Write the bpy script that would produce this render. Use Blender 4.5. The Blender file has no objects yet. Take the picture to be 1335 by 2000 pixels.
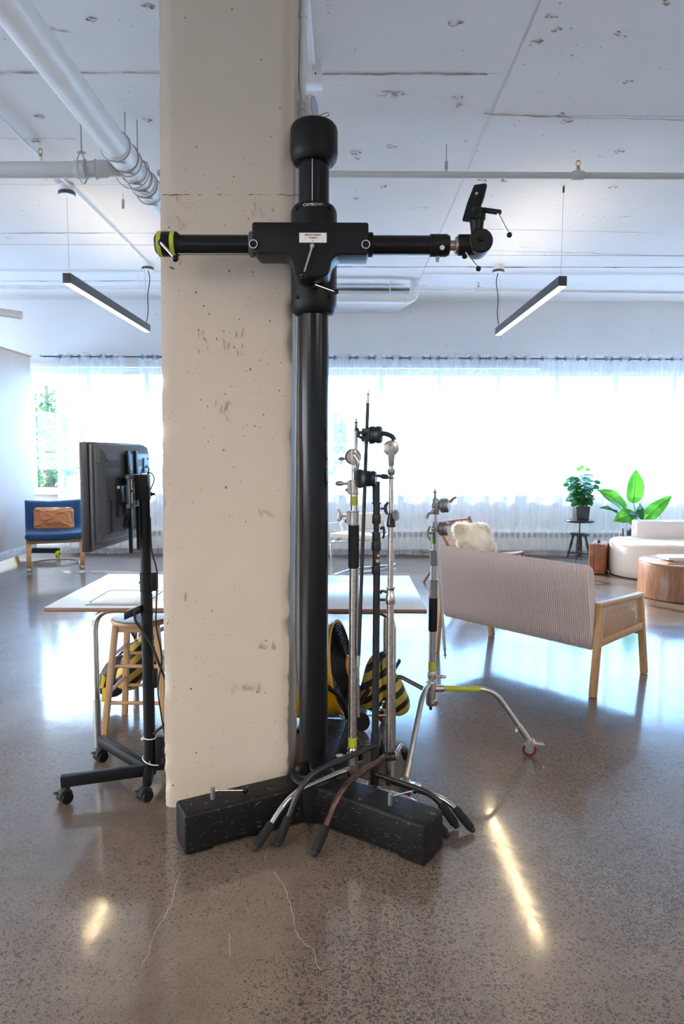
import bpy, bmesh, math, random
from mathutils import Vector, Matrix, noise, Euler
# ---------------------------------------------------------------- camera, sky, sun, exposure
S = bpy.context.scene
COL = S.collection
cam_data = bpy.data.cameras.new('camera')
cam = bpy.data.objects.new('camera', cam_data)
COL.objects.link(cam)
cam.location = (0, 0, 1.6)
cam.rotation_euler = (1.4824818, -0.0043463, 0.0038755)
cam_data.sensor_fit = 'HORIZONTAL'
cam_data.sensor_width = 36
cam_data.lens = 35.946
cam_data.clip_start = 0.05
cam_data.clip_end = 200
S.camera = cam
S.view_settings.view_transform = 'Standard'
S.view_settings.look = 'None'
S.view_settings.gamma = 1
S.view_settings.use_curve_mapping = False
S.view_settings.exposure = 0.9

SKY_STRENGTH = 8.8
world = bpy.data.worlds.new('sky')
S.world = world
world.use_nodes = True
wn = world.node_tree.nodes
wl = world.node_tree.links
wn.clear()
w_out = wn.new('ShaderNodeOutputWorld')
w_bg = wn.new('ShaderNodeBackground')
w_tc = wn.new('ShaderNodeTexCoord')
w_sep = wn.new('ShaderNodeSeparateXYZ')
w_rmp = wn.new('ShaderNodeValToRGB')
wl.new(w_tc.outputs['Generated'], w_sep.inputs[0])
wl.new(w_sep.outputs['Z'], w_rmp.inputs[0])
w_rmp.color_ramp.elements[0].position = 0.0
w_rmp.color_ramp.elements[0].color = (0.28, 0.59, 1.0, 1)
w_rmp.color_ramp.elements[1].position = 0.8
w_rmp.color_ramp.elements[1].color = (0.25, 0.50, 1.0, 1)
# the sky pales towards the sun's side (left) and deepens away from it
w_side = wn.new('ShaderNodeMapRange')
w_side.inputs['From Min'].default_value = 0.05
w_side.inputs['From Max'].default_value = -0.75
wl.new(w_sep.outputs['X'], w_side.inputs['Value'])
w_mix = wn.new('ShaderNodeMix')
w_mix.data_type = 'RGBA'
wl.new(w_side.outputs[0], w_mix.inputs['Factor'])
wl.new(w_rmp.outputs[0], w_mix.inputs['A'])
w_mix.inputs['B'].default_value = (0.94, 0.91, 0.92, 1)
wl.new(w_mix.outputs['Result'], w_bg.inputs['Color'])
w_bg.inputs['Strength'].default_value = SKY_STRENGTH
wl.new(w_bg.outputs[0], w_out.inputs['Surface'])

sun_data = bpy.data.lights.new('sun', 'SUN')
sun_data.energy = 10.0
sun_data.angle = math.radians(0.6)
sun_data.color = (1.0, 0.9, 0.76)
sun = bpy.data.objects.new('sun', sun_data)
COL.objects.link(sun)
sun.location = (-4, 18, 6)
sun.rotation_euler = Vector((0.60, -0.84, -0.50)).to_track_quat('-Z', 'Y').to_euler()


def portal(x0, x1, z0, z1, y):
    d = bpy.data.lights.new('sky_portal', 'AREA')
    d.shape = 'RECTANGLE'
    d.size = x1 - x0
    d.size_y = z1 - z0
    d.cycles.is_portal = True
    o = bpy.data.objects.new('sky_portal', d)
    COL.objects.link(o)
    o.location = ((x0 + x1) / 2, y, (z0 + z1) / 2)
    o.rotation_euler = (math.radians(-90), 0, 0)
    return o


portal(-8.6, 8.6, 0.9, 2.95, 10.95)
pl_ = portal(-4.0, 10.4, 0.9, 2.95, 0)
pl_.location = (-9.3, 3.2, 1.925)
pl_.rotation_euler = (math.radians(-90), 0, math.radians(90))

# ---------------------------------------------------------------- helpers
PI = math.pi
rnd = random.Random(7)
OFF = {}


def V(*a):
    return Vector(a if len(a) > 1 else a[0])


def frame(d, up=None):
    d = Vector(d).normalized()
    if up is None:
        up = Vector((0, 0, 1)) if abs(d.z) < 0.95 else Vector((0, 1, 0))
    x = Vector(up).cross(d)
    if x.length < 1e-6:
        x = Vector((1, 0, 0)).cross(d)
    x.normalize()
    y = d.cross(x).normalized()
    return x, y, d


class MB:
    def __init__(s):
        s.v = []
        s.f = []

    def add(s, vs, fs):
        n = len(s.v)
        s.v += [Vector(v) for v in vs]
        s.f += [tuple(i + n for i in f) for f in fs]
        return s

    def box(s, c, d, R=None):
        c = Vector(c)
        vs = []
        for z in (-.5, .5):
            for y in (-.5, .5):
                for x in (-.5, .5):
                    p = Vector((x * d[0], y * d[1], z * d[2]))
                    vs.append(c + (R @ p if R else p))
        return s.add(vs, [(0, 2, 3, 1), (4, 5, 7, 6), (0, 1, 5, 4), (2, 6, 7, 3), (0, 4, 6, 2), (1, 3, 7, 5)])

    def beam(s, a, b, w, h, up=(0, 0, 1)):
        a, b = Vector(a), Vector(b)
        x, y, d = frame(b - a, up)
        vs = []
        for p in (a, b):
            for sx, sy in ((-1, -1), (1, -1), (1, 1), (-1, 1)):
                vs.append(p + x * sx * w / 2 + y * sy * h / 2)
        return s.add(vs, [(3, 2, 1, 0), (4, 5, 6, 7), (0, 1, 5, 4), (1, 2, 6, 5), (2, 3, 7, 6), (3, 0, 4, 7)])

    def lathe(s, prof, c=(0, 0, 0), axis=(0, 0, 1), n=20, caps=True):
        c = Vector(c)
        x, y, d = frame(axis)
        vs = []
        for r, z in prof:
            for k in range(n):
                a = 2 * PI * k / n
                vs.append(c + d * z + x * (r * math.cos(a)) + y * (r * math.sin(a)))
        fs = []
        m = len(prof)
        for i in range(m - 1):
            for k in range(n):
                k2 = (k + 1) % n
                fs.append((i * n + k, i * n + k2, (i + 1) * n + k2, (i + 1) * n + k))
        if caps:
            fs.append(tuple(range(n - 1, -1, -1)))
            fs.append(tuple((m - 1) * n + k for k in range(n)))
        return s.add(vs, fs)

    def cyl(s, a, b, r, r2=None, n=16, ch=0.0):
        a, b = Vector(a), Vector(b)
        L = (b - a).length
        r2 = r if r2 is None else r2
        if ch:
            pr = [(r - ch, 0), (r, ch), (r2, L - ch), (r2 - ch, L)]
        else:
            pr = [(r, 0), (r2, L)]
        return s.lathe(pr, a, b - a, n)

    def sphere(s, c, r, n=12, sc=(1, 1, 1)):
        c = Vector(c)
        m = max(4, n // 2)
        vs = [c + Vector((0, 0, -r * sc[2]))]
        for i in range(1, m):
            t = -PI / 2 + PI * i / m
            for k in range(n):
                a = 2 * PI * k / n
                vs.append(c + Vector((r * math.cos(t) * math.cos(a) * sc[0], r * math.cos(t) * math.sin(a) * sc[1], r * math.sin(t) * sc[2])))
        vs.append(c + Vector((0, 0, r * sc[2])))
        fs = []
        for k in range(n):
            fs.append((0, 1 + (k + 1) % n, 1 + k))
            fs.append((len(vs) - 1, 1 + (m - 2) * n + k, 1 + (m - 2) * n + (k + 1) % n))
        for i in range(m - 2):
            for k in range(n):
                k2 = (k + 1) % n
                fs.append((1 + i * n + k, 1 + i * n + k2, 1 + (i + 1) * n + k2, 1 + (i + 1) * n + k))
        return s.add(vs, fs)

    def tube(s, pts, r, n=10, sm=0, closed=False, flat=None):
        pts = [Vector(p) for p in pts]
        if sm:
            pts = smooth(pts, sm, closed)
        m = len(pts)
        rr = r if isinstance(r, (list, tuple)) else [r] * m
        if len(rr) != m:
            rr = [rr[0] + (rr[-1] - rr[0]) * i / (m - 1) for i in range(m)]
        vs = []
        px = None
        for i, p in enumerate(pts):
            if closed:
                d = pts[(i + 1) % m] - pts[i - 1]
            else:
                d = pts[min(i + 1, m - 1)] - pts[max(i - 1, 0)]
            if d.length < 1e-9:
                d = Vector((0, 0, 1))
            d.normalize()
            if px is None:
                px, _, _ = frame(d)
            px = (px - d * px.dot(d))
            if px.length < 1e-6:
                px, _, _ = frame(d)
            px.normalize()
            py = d.cross(px)
            for k in range(n):
                a = 2 * PI * k / n
                vs.append(p + px * (rr[i] * math.cos(a)) + py * (rr[i] * math.sin(a)))
        fs = []
        for i in range(m if closed else m - 1):
            j = (i + 1) % m
            for k in range(n):
                k2 = (k + 1) % n
                fs.append((i * n + k, i * n + k2, j * n + k2, j * n + k))
        if not closed:
            fs.append(tuple(range(n - 1, -1, -1)))
            fs.append(tuple((m - 1) * n + k for k in range(n)))
        return s.add(vs, fs)

    def strip(s, pts, w, t, side=None):
        """a flat bent band: width w along side vector, thickness t"""
        pts = [Vector(p) for p in pts]
        m = len(pts)
        side = Vector(side).normalized()
        vs = []
        for i, p in enumerate(pts):
            d = (pts[min(i + 1, m - 1)] - pts[max(i - 1, 0)]).normalized()
            nrm = side.cross(d).normalized()
            for a, b in ((-1, -1), (1, -1), (1, 1), (-1, 1)):
                vs.append(p + side * a * w / 2 + nrm * b * t / 2)
        fs = []
        for i in range(m - 1):
            for k in range(4):
                k2 = (k + 1) % 4
                fs.append((i * 4 + k, i * 4 + k2, (i + 1) * 4 + k2, (i + 1) * 4 + k))
        fs.append((3, 2, 1, 0))
        fs.append(tuple((m - 1) * 4 + k for k in range(4)))
        return s.add(vs, fs)

    def prism(s, poly, c, U, W, depth):
        """polygon in (U, W) extruded by depth along U x W, centred"""
        c, U, W = Vector(c), Vector(U).normalized(), Vector(W).normalized()
        N = U.cross(W).normalized()
        n = len(poly)
        vs = [c + U * a + W * b - N * depth / 2 for a, b in poly] + [c + U * a + W * b + N * depth / 2 for a, b in poly]
        fs = [tuple(range(n - 1, -1, -1)), tuple(range(n, 2 * n))]
        for i in range(n):
            j = (i + 1) % n
            fs.append((i, j, n + j, n + i))
        return s.add(vs, fs)

    def torus(s, c, axis, R, r, n=24, m=8, a0=0, a1=2 * PI):
        x, y, d = frame(axis)
        c = Vector(c)
        full = abs(a1 - a0 - 2 * PI) < 1e-6
        k = n if full else n + 1
        pts = [c + x * R * math.cos(a0 + (a1 - a0) * i / n) + y * R * math.sin(a0 + (a1 - a0) * i / n) for i in range(k)]
        return s.tube(pts, r, m, closed=full)

    def grid(s, P, nu, nv, cu=False):
        vs = [P(i / (nu if cu else nu - 1), j / (nv - 1)) for j in range(nv) for i in range(nu)]
        fs = []
        for j in range(nv - 1):
            for i in range(nu if cu else nu - 1):
                i2 = (i + 1) % nu
                fs.append((j * nu + i, j * nu + i2, (j + 1) * nu + i2, (j + 1) * nu + i))
        return s.add(vs, fs)

    def build(s, name, mat, parent=None, bevel=0, seg=2, smooth=True, ang=38, stuff=False, sub=0):
        vs = s.v
        parent = cap_depth(parent)
        if parent is not None:
            off = OFF.get(parent.name, Vector((0, 0, 0)))
        else:
            lo = Vector([min(v[i] for v in vs) for i in range(3)])
            hi = Vector([max(v[i] for v in vs) for i in range(3)])
            off = Vector(((lo.x + hi.x) / 2, (lo.y + hi.y) / 2, lo.z))
        me = bpy.data.meshes.new(name)
        me.from_pydata([v - off for v in vs], [], s.f)
        if bevel:
            bm = bmesh.new()
            bm.from_mesh(me)
            es = [e for e in bm.edges if e.is_manifold and e.calc_face_angle(0) > math.radians(30)]
            bmesh.ops.bevel(bm, geom=es, offset=bevel, segments=seg, affect='EDGES', profile=0.5, clamp_overlap=True)
            bm.to_mesh(me)
            bm.free()
        if smooth:
            me.shade_smooth()
            me.set_sharp_from_angle(angle=math.radians(ang))
        me.materials.append(mat)
        o = bpy.data.objects.new(name, me)
        COL.objects.link(o)
        if parent is not None:
            o.parent = parent
            OFF[o.name] = off
        else:
            o.location = off
            OFF[o.name] = off
        if stuff:
            o['kind'] = 'stuff'
        if sub:
            md = o.modifiers.new('subdivision', 'SUBSURF')
            md.levels = md.render_levels = sub
        return o


def cap_depth(parent):
    """thing > part > sub-part and no further"""
    while parent is not None and parent.parent is not None and parent.parent.parent is not None:
        parent = parent.parent
    return parent


def smooth(pts, k, closed=False):
    """Catmull-Rom resampling"""
    out = []
    n = len(pts)
    rng = n if closed else n - 1
    for i in range(rng):
        p0 = pts[i - 1] if (i > 0 or closed) else pts[0]
        p1 = pts[i]
        p2 = pts[(i + 1) % n]
        p3 = pts[(i + 2) % n] if (closed or i + 2 < n) else pts[-1]
        for j in range(k):
            t = j / k
            out.append(0.5 * ((2 * p1) + (p2 - p0) * t + (2 * p0 - 5 * p1 + 4 * p2 - p3) * t * t + (3 * p1 - p0 - 3 * p2 + p3) * t ** 3))
    if not closed:
        out.append(pts[-1].copy())
    return out


def fillet(pts, r, k=6):
    """straight runs with rounded corners of radius r"""
    pts = [Vector(p) for p in pts]
    out = [pts[0]]
    for i in range(1, len(pts) - 1):
        a, b, c = pts[i - 1], pts[i], pts[i + 1]
        d1, d2 = (a - b), (c - b)
        q = min(r, d1.length * 0.48, d2.length * 0.48)
        s_, e = b + d1.normalized() * q, b + d2.normalized() * q
        for j in range(k + 1):
            t = j / k
            out.append((1 - t) ** 2 * s_ + 2 * t * (1 - t) * b + t * t * e)
    out.append(pts[-1])
    return out


def tag(o, label=None, cat=None, group=None, kind=None):
    if label:
        o['label'] = label
    if cat:
        o['category'] = cat
    if group:
        o['group'] = group
    if kind:
        o['kind'] = kind
    return o


def thing(name, label, cat, loc, rotz=0, group=None, local=False):
    o = bpy.data.objects.new(name, None)
    o.empty_display_size = 0.1
    COL.objects.link(o)
    o.location = loc
    o.rotation_euler = (0, 0, rotz)
    OFF[o.name] = Vector((0, 0, 0)) if local else Vector(loc)
    return tag(o, label, cat, group)


def copy_tree(o, parent=None):
    c = o.copy()
    COL.objects.link(c)
    c.parent = parent
    for ch in list(o.children):
        copy_tree(ch, c)
    return c


# ---------------------------------------------------------------- materials
MATS = {}


def mat(name, col, rough=0.5, metal=0.0, var=0.0, vs=8.0, bump=0.0, bs=40.0, spec=0.5, coat=0.0, emit=None, es=0.0, stretch=None, sheen=0.0, trans=0.0, aniso=0):
    m = bpy.data.materials.new(name)
    m.use_nodes = True
    nt = m.node_tree
    b = nt.nodes['Principled BSDF']
    b.inputs['Base Color'].default_value = (*col, 1)
    b.inputs['Roughness'].default_value = rough
    b.inputs['Metallic'].default_value = metal
    b.inputs['Specular IOR Level'].default_value = spec
    b.inputs['Coat Weight'].default_value = coat
    b.inputs['Sheen Weight'].default_value = sheen
    if emit:
        b.inputs['Emission Color'].default_value = (*emit, 1)
        b.inputs['Emission Strength'].default_value = es
    if var or bump:
        tc = nt.nodes.new('ShaderNodeTexCoord')
        mp = nt.nodes.new('ShaderNodeMapping')
        nt.links.new(tc.outputs['Object'], mp.inputs[0])
        if stretch:
            mp.inputs['Scale'].default_value = stretch
    if var:
        n = nt.nodes.new('ShaderNodeTexNoise')
        n.inputs['Scale'].default_value = vs
        n.inputs['Detail'].default_value = 5
        nt.links.new(mp.outputs[0], n.inputs['Vector'])
        mx = nt.nodes.new('ShaderNodeMix')
        mx.data_type = 'RGBA'
        mx.inputs['A'].default_value = (*[c * (1 - var) for c in col], 1)
        mx.inputs['B'].default_value = (*[min(1, c * (1 + var)) for c in col], 1)
        rp = nt.nodes.new('ShaderNodeMapRange')
        rp.inputs['From Min'].default_value = 0.3
        rp.inputs['From Max'].default_value = 0.7
        nt.links.new(n.outputs['Fac'], rp.inputs['Value'])
        nt.links.new(rp.outputs[0], mx.inputs['Factor'])
        nt.links.new(mx.outputs['Result'], b.inputs['Base Color'])
    if bump:
        n2 = nt.nodes.new('ShaderNodeTexNoise')
        n2.inputs['Scale'].default_value = bs
        n2.inputs['Detail'].default_value = 4
        nt.links.new(mp.outputs[0], n2.inputs['Vector'])
        bp = nt.nodes.new('ShaderNodeBump')
        bp.inputs['Strength'].default_value = bump
        bp.inputs['Distance'].default_value = 0.01
        nt.links.new(n2.outputs['Fac'], bp.inputs['Height'])
        nt.links.new(bp.outputs[0], b.inputs['Normal'])
    if trans:
        tr = nt.nodes.new('ShaderNodeBsdfTranslucent')
        tr.inputs['Color'].default_value = (*col, 1)
        if var:
            nt.links.new(mx.outputs['Result'], tr.inputs['Color'])
        ms = nt.nodes.new('ShaderNodeMixShader')
        ms.inputs[0].default_value = trans
        out = nt.nodes['Material Output']
        nt.links.new(b.outputs[0], ms.inputs[1])
        nt.links.new(tr.outputs[0], ms.inputs[2])
        nt.links.new(ms.outputs[0], out.inputs['Surface'])
    MATS[name] = m
    return m


def nd(nt, t, **kw):
    n = nt.nodes.new(t)
    for k, v in kw.items():
        if k in ('data_type', 'feature', 'operation', 'distance', 'blend_type', 'wave_type', 'bands_direction', 'noise_dimensions', 'rings_direction', 'wave_profile'):
            setattr(n, k, v)
        else:
            n.inputs[k.replace('_', ' ')].default_value = v
    return n


def wood(name, c1, c2, axis='z', rough=0.45, sc=1.0):
    m = mat(name, c1, rough)
    nt = m.node_tree
    b = nt.nodes['Principled BSDF']
    tc = nd(nt, 'ShaderNodeTexCoord')
    mp = nd(nt, 'ShaderNodeMapping')
    s3 = {'z': (12, 12, 1.2), 'x': (1.2, 12, 12), 'y': (12, 1.2, 12)}[axis]
    mp.inputs['Scale'].default_value = [k * sc for k in s3]
    nt.links.new(tc.outputs['Object'], mp.inputs[0])
    n = nd(nt, 'ShaderNodeTexNoise', Scale=3.0, Detail=6.0, Distortion=1.2)
    nt.links.new(mp.outputs[0], n.inputs['Vector'])
    r = nd(nt, 'ShaderNodeValToRGB')
    r.color_ramp.elements[0].position = 0.35
    r.color_ramp.elements[1].position = 0.65
    r.color_ramp.elements[0].color = (*c2, 1)
    r.color_ramp.elements[1].color = (*c1, 1)
    nt.links.new(n.outputs['Fac'], r.inputs[0])
    nt.links.new(r.outputs[0], b.inputs['Base Color'])
    bp = nd(nt, 'ShaderNodeBump', Strength=0.15, Distance=0.003)
    nt.links.new(n.outputs['Fac'], bp.inputs['Height'])
    nt.links.new(bp.outputs[0], b.inputs['Normal'])
    return m


M_black = mat('black_powder_coat', (0.0085, 0.009, 0.0105), 0.42, bump=0.06, bs=900, spec=0.2)
M_blackgloss = mat('black_gloss_tube', (0.005, 0.0055, 0.007), 0.22, spec=0.3)
M_rubber = mat('black_rubber', (0.015, 0.015, 0.016), 0.75)
M_foam = mat('black_foam', (0.010, 0.011, 0.013), 0.9, bump=0.3, bs=500)
M_chrome = mat('chrome', (0.74, 0.72, 0.70), 0.14, 1.0, var=0.06, vs=30, stretch=(1, 1, 0.1))
M_chrome_worn = mat('worn_chrome', (0.56, 0.50, 0.45), 0.28, 1.0, var=0.25, vs=60)
M_cast = mat('cast_metal', (0.50, 0.46, 0.41), 0.38, 1.0, bump=0.1, bs=200)
M_castgrey = mat('grey_cast_metal', (0.30, 0.30, 0.30), 0.45, 0.8, bump=0.1, bs=200)
M_bronze = mat('bronze_worn_tube', (0.10, 0.055, 0.045), 0.35, 0.6, var=0.5, vs=40)
M_rod = mat('grey_curtain_rod', (0.16, 0.16, 0.17), 0.35, 0.7)
M_steel = mat('brushed_steel', (0.50, 0.50, 0.50), 0.32, 1.0, var=0.1, vs=50, stretch=(1, 1, 0.05))
M_galv = mat('galvanised_steel', (0.62, 0.62, 0.62), 0.35, 0.7, var=0.15, vs=60)
M_tape = mat('yellow_green_tape', (0.46, 0.50, 0.03), 0.55)
M_tape2 = mat('olive_green_tape', (0.36, 0.40, 0.06), 0.55)
M_tape3 = mat('green_tape', (0.17, 0.30, 0.03), 0.55)
M_whitepaint = mat('white_paint', (0.80, 0.80, 0.80), 0.5, var=0.03, vs=4)
M_pipe = mat('white_painted_pipe', (0.80, 0.81, 0.83), 0.35, var=0.03, vs=6)
M_greypipe = mat('pale_grey_paint', (0.60, 0.59, 0.57), 0.45, var=0.04, vs=6)
M_wire = mat('grey_wire_hoop', (0.42, 0.41, 0.40), 0.4, 0.5)
M_brass = mat('brass', (0.55, 0.33, 0.12), 0.3, 1.0)
M_darkwood = mat('black_stained_wood', (0.022, 0.022, 0.028), 0.3, var=0.3, vs=20)
M_oak = wood('pale_beech', (0.60, 0.36, 0.19), (0.48, 0.27, 0.13), 'z', 0.4)
M_oakx = wood('pale_beech_rail', (0.60, 0.37, 0.20), (0.50, 0.29, 0.14), 'x', 0.4)
M_birch = wood('birch_ply', (0.62, 0.38, 0.19), (0.52, 0.29, 0.13), 'y', 0.35)
M_walnut = wood('walnut_veneer', (0.33, 0.155, 0.085), (0.19, 0.085, 0.045), 'z', 0.32, 0.8)
M_teak = wood('teak', (0.36, 0.15, 0.07), (0.24, 0.09, 0.04), 'z', 0.4)
M_edge = wood('brown_table_edge', (0.25, 0.125, 0.075), (0.17, 0.08, 0.05), 'x', 0.4)
M_laminate = mat('white_laminate', (0.74, 0.80, 0.82), 0.22, var=0.05, vs=6, stretch=(0.5, 6, 1))
M_labelwhite = mat('label_paper', (0.82, 0.78, 0.74), 0.6)
M_ink = mat('ink', (0.02, 0.02, 0.02), 0.6)
M_print = mat('white_print', (0.8, 0.8, 0.78), 0.5)
M_yellow = mat('yellow_fan_paint', (0.85, 0.42, 0.006), 0.32)
M_ywheel = mat('yellow_wheel', (0.85, 0.75, 0.0), 0.4)
M_blue = mat('blue_fabric', (0.006, 0.060, 0.175), 0.85, bump=0.25, bs=250, sheen=0.3, var=0.1, vs=5)
M_tan = mat('tan_velvet', (0.58, 0.24, 0.095), 0.7, bump=0.35, bs=14, sheen=0.3, var=0.12, vs=7)
M_cream = mat('cream_fabric', (0.78, 0.72, 0.66), 0.85, bump=0.1, bs=60)
M_sofa = mat('white_boucle', (0.80, 0.73, 0.69), 0.9, bump=0.2, bs=120)
M_fur = mat('cream_fur', (0.86, 0.80, 0.70), 0.9, var=0.08, vs=10, trans=0.35)
M_cord = mat('taupe_corduroy', (0.70, 0.61, 0.59), 0.9, bump=0.1, bs=300, sheen=0.2)
M_cane = mat('cane_weave', (0.58, 0.40, 0.27), 0.6)
M_leather = mat('brown_leather', (0.30, 0.105, 0.045), 0.4, var=0.3, vs=9, bump=0.15, bs=60)
M_planter = mat('charcoal_pot', (0.035, 0.04, 0.05), 0.5)
M_monitor = mat('monitor_shell', (0.05, 0.062, 0.08), 0.38, bump=0.03, bs=600, spec=0.9)
M_monside = mat('monitor_bezel', (0.022, 0.018, 0.018), 0.35)
M_leafbig = mat('bright_leaf', (0.10, 0.42, 0.035), 0.35, var=0.25, vs=9, trans=0.45)
M_leafdark = mat('dark_leaf', (0.025, 0.15, 0.055), 0.35, var=0.35, vs=12, trans=0.3)
M_leafout = mat('outdoor_leaf', (0.06, 0.16, 0.05), 0.6, var=0.4, vs=3, trans=0.3)
M_stem = mat('plant_stem', (0.10, 0.20, 0.06), 0.5)
M_bark = mat('bark', (0.16, 0.12, 0.09), 0.9, var=0.3, vs=10)
M_ziptie = mat('white_zip_tie', (0.85, 0.83, 0.78), 0.4)
M_red = mat('red_rubber', (0.16, 0.02, 0.02), 0.45)
M_zinc = mat('zinc_plate', (0.78, 0.78, 0.76), 0.2, 1.0)
M_window = mat('white_window_frame', (0.82, 0.84, 0.86), 0.4)
M_heater = mat('heater_enamel', (0.84, 0.84, 0.84), 0.4)
M_slot = mat('heater_slot', (0.30, 0.32, 0.34), 0.6)
M_partition = mat('partition_board', (0.66, 0.56, 0.50), 0.6, var=0.02, vs=3)
M_partwood = mat('raw_board', (0.66, 0.60, 0.54), 0.7, var=0.25, vs=7, stretch=(8, 1, 8))
M_bar = mat('pendant_housing', (0.055, 0.056, 0.060), 0.4)
M_glow = mat('lit_diffuser', (0.9, 0.9, 0.9), 0.4, emit=(1.0, 0.80, 0.50), es=4.0)
M_glowup = mat('lit_diffuser_top', (0.9, 0.9, 0.9), 0.4, emit=(1.0, 0.86, 0.66), es=12.0)
M_bookw = mat('pale_book', (0.62, 0.74, 0.78), 0.4)
M_bookp = mat('pink_book', (0.70, 0.25, 0.27), 0.4)
M_bookt = mat('tan_book', (0.46, 0.30, 0.20), 0.4)
M_page = mat('paper_pages', (0.85, 0.82, 0.76), 0.7)


def make_floor():
    m = mat('polished_concrete', (0.25, 0.2, 0.17), 0.12)
    nt = m.node_tree
    L = nt.links.new
    b = nt.nodes['Principled BSDF']
    tc = nd(nt, 'ShaderNodeTexCoord')
    big = nd(nt, 'ShaderNodeTexNoise', Scale=0.55, Detail=5.0, Roughness=0.6)
    L(tc.outputs['Object'], big.inputs['Vector'])
    mid = nd(nt, 'ShaderNodeTexNoise', Scale=5.0, Detail=8.0, Roughness=0.7)
    L(tc.outputs['Object'], mid.inputs['Vector'])
    r1 = nd(nt, 'ShaderNodeValToRGB')
    r1.color_ramp.elements[0].position = 0.35
    r1.color_ramp.elements[1].position = 0.68
    r1.color_ramp.elements[0].color = (0.115, 0.088, 0.068, 1)
    r1.color_ramp.elements[1].color = (0.235, 0.186, 0.15, 1)
    add = nd(nt, 'ShaderNodeMath', operation='MULTIPLY_ADD')
    L(mid.outputs['Fac'], add.inputs[0])
    add.inputs[1].default_value = 0.45
    half = nd(nt, 'ShaderNodeMath', operation='MULTIPLY')
    half.inputs[1].default_value = 0.55
    L(big.outputs['Fac'], half.inputs[0])
    L(half.outputs[0], add.inputs[2])
    L(add.outputs[0], r1.inputs[0])
    cur = r1.outputs[0]
    # aggregate: dark stones of three sizes cut flat by the polish
    for sc, thr, cm, dens, sprd in ((230, 0.42, (0.032, 0.025, 0.02), 0.42, .25), (105, 0.42, (0.028, 0.023, 0.02), 0.62, .40), (56, 0.38, (0.035, 0.032, 0.03), 0.80, .38)):
        warp = nd(nt, 'ShaderNodeTexNoise', Scale=sc * 0.8, Detail=2.0)
        L(tc.outputs['Object'], warp.inputs['Vector'])
        mixv = nd(nt, 'ShaderNodeMix', data_type='VECTOR')
        mixv.inputs['Factor'].default_value = 0.022 * 46 / sc
        L(tc.outputs['Object'], mixv.inputs['A'])
        L(warp.outputs['Color'], mixv.inputs['B'])
        vo = nd(nt, 'ShaderNodeTexVoronoi', Scale=float(sc), Randomness=1.0)
        L(mixv.outputs['Result'], vo.inputs['Vector'])
        lt = nd(nt, 'ShaderNodeMath', operation='LESS_THAN')
        L(vo.outputs['Distance'], lt.inputs[0])
        lt.inputs[1].default_value = thr
        sx = nd(nt, 'ShaderNodeSeparateColor')
        L(vo.outputs['Color'], sx.inputs[0])
        # where stones are exposed varies over the slab
        patch = nd(nt, 'ShaderNodeTexNoise', Scale=1.3, Detail=3.0)
        L(tc.outputs['Object'], patch.inputs['Vector'])
        pr = nd(nt, 'ShaderNodeMapRange', From_Min=0.35, From_Max=0.65, To_Min=dens + sprd, To_Max=dens - sprd)
        L(patch.outputs['Fac'], pr.inputs['Value'])
        gt = nd(nt, 'ShaderNodeMath', operation='GREATER_THAN')
        L(sx.outputs[0], gt.inputs[0])
        L(pr.outputs[0], gt.inputs[1])
        mu = nd(nt, 'ShaderNodeMath', operation='MULTIPLY')
        L(lt.outputs[0], mu.inputs[0])
        L(gt.outputs[0], mu.inputs[1])
        m2 = nd(nt, 'ShaderNodeMath', operation='MULTIPLY')
        L(mu.outputs[0], m2.inputs[0])
        m2.inputs[1].default_value = 0.88
        mx = nd(nt, 'ShaderNodeMix', data_type='RGBA')
        L(m2.outputs[0], mx.inputs['Factor'])
        L(cur, mx.inputs['A'])
        hv = nd(nt, 'ShaderNodeMix', data_type='RGBA')
        L(sx.outputs[1], hv.inputs['Factor'])
        hv.inputs['A'].default_value = (*cm, 1)
        hv.inputs['B'].default_value = (cm[0] * 2.4, cm[1] * 2.3, cm[2] * 2.2, 1)
        L(hv.outputs['Result'], mx.inputs['B'])
        cur = mx.outputs['Result']
    grit = nd(nt, 'ShaderNodeTexNoise', Scale=330.0, Detail=3.0, Roughness=0.8)
    L(tc.outputs['Object'], grit.inputs['Vector'])
    gm = nd(nt, 'ShaderNodeMapRange', From_Min=0.53, From_Max=0.62, To_Min=0.0, To_Max=0.55)
    L(grit.outputs['Fac'], gm.inputs['Value'])
    mx = nd(nt, 'ShaderNodeMix', data_type='RGBA')
    L(gm.outputs[0], mx.inputs['Factor'])
    L(cur, mx.inputs['A'])
    mx.inputs['B'].default_value = (0.05, 0.036, 0.026, 1)
    L(mx.outputs['Result'], b.inputs['Base Color'])
    rr = nd(nt, 'ShaderNodeMapRange', From_Min=0.35, From_Max=0.7, To_Min=0.07, To_Max=0.15)
    L(mid.outputs['Fac'], rr.inputs['Value'])
    L(rr.outputs[0], b.inputs['Roughness'])
    b.inputs['Specular IOR Level'].default_value = 0.55
    b.inputs['Coat Weight'].default_value = 0.45
    b.inputs['Coat Roughness'].default_value = 0.32
    bp = nd(nt, 'ShaderNodeBump', Strength=0.03, Distance=0.01)
    wb = nd(nt, 'ShaderNodeTexNoise', Scale=14.0, Detail=3.0)
    L(tc.outputs['Object'], wb.inputs['Vector'])
    L(wb.outputs['Fac'], bp.inputs['Height'])
    L(bp.outputs[0], b.inputs['Normal'])
    return m


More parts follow.
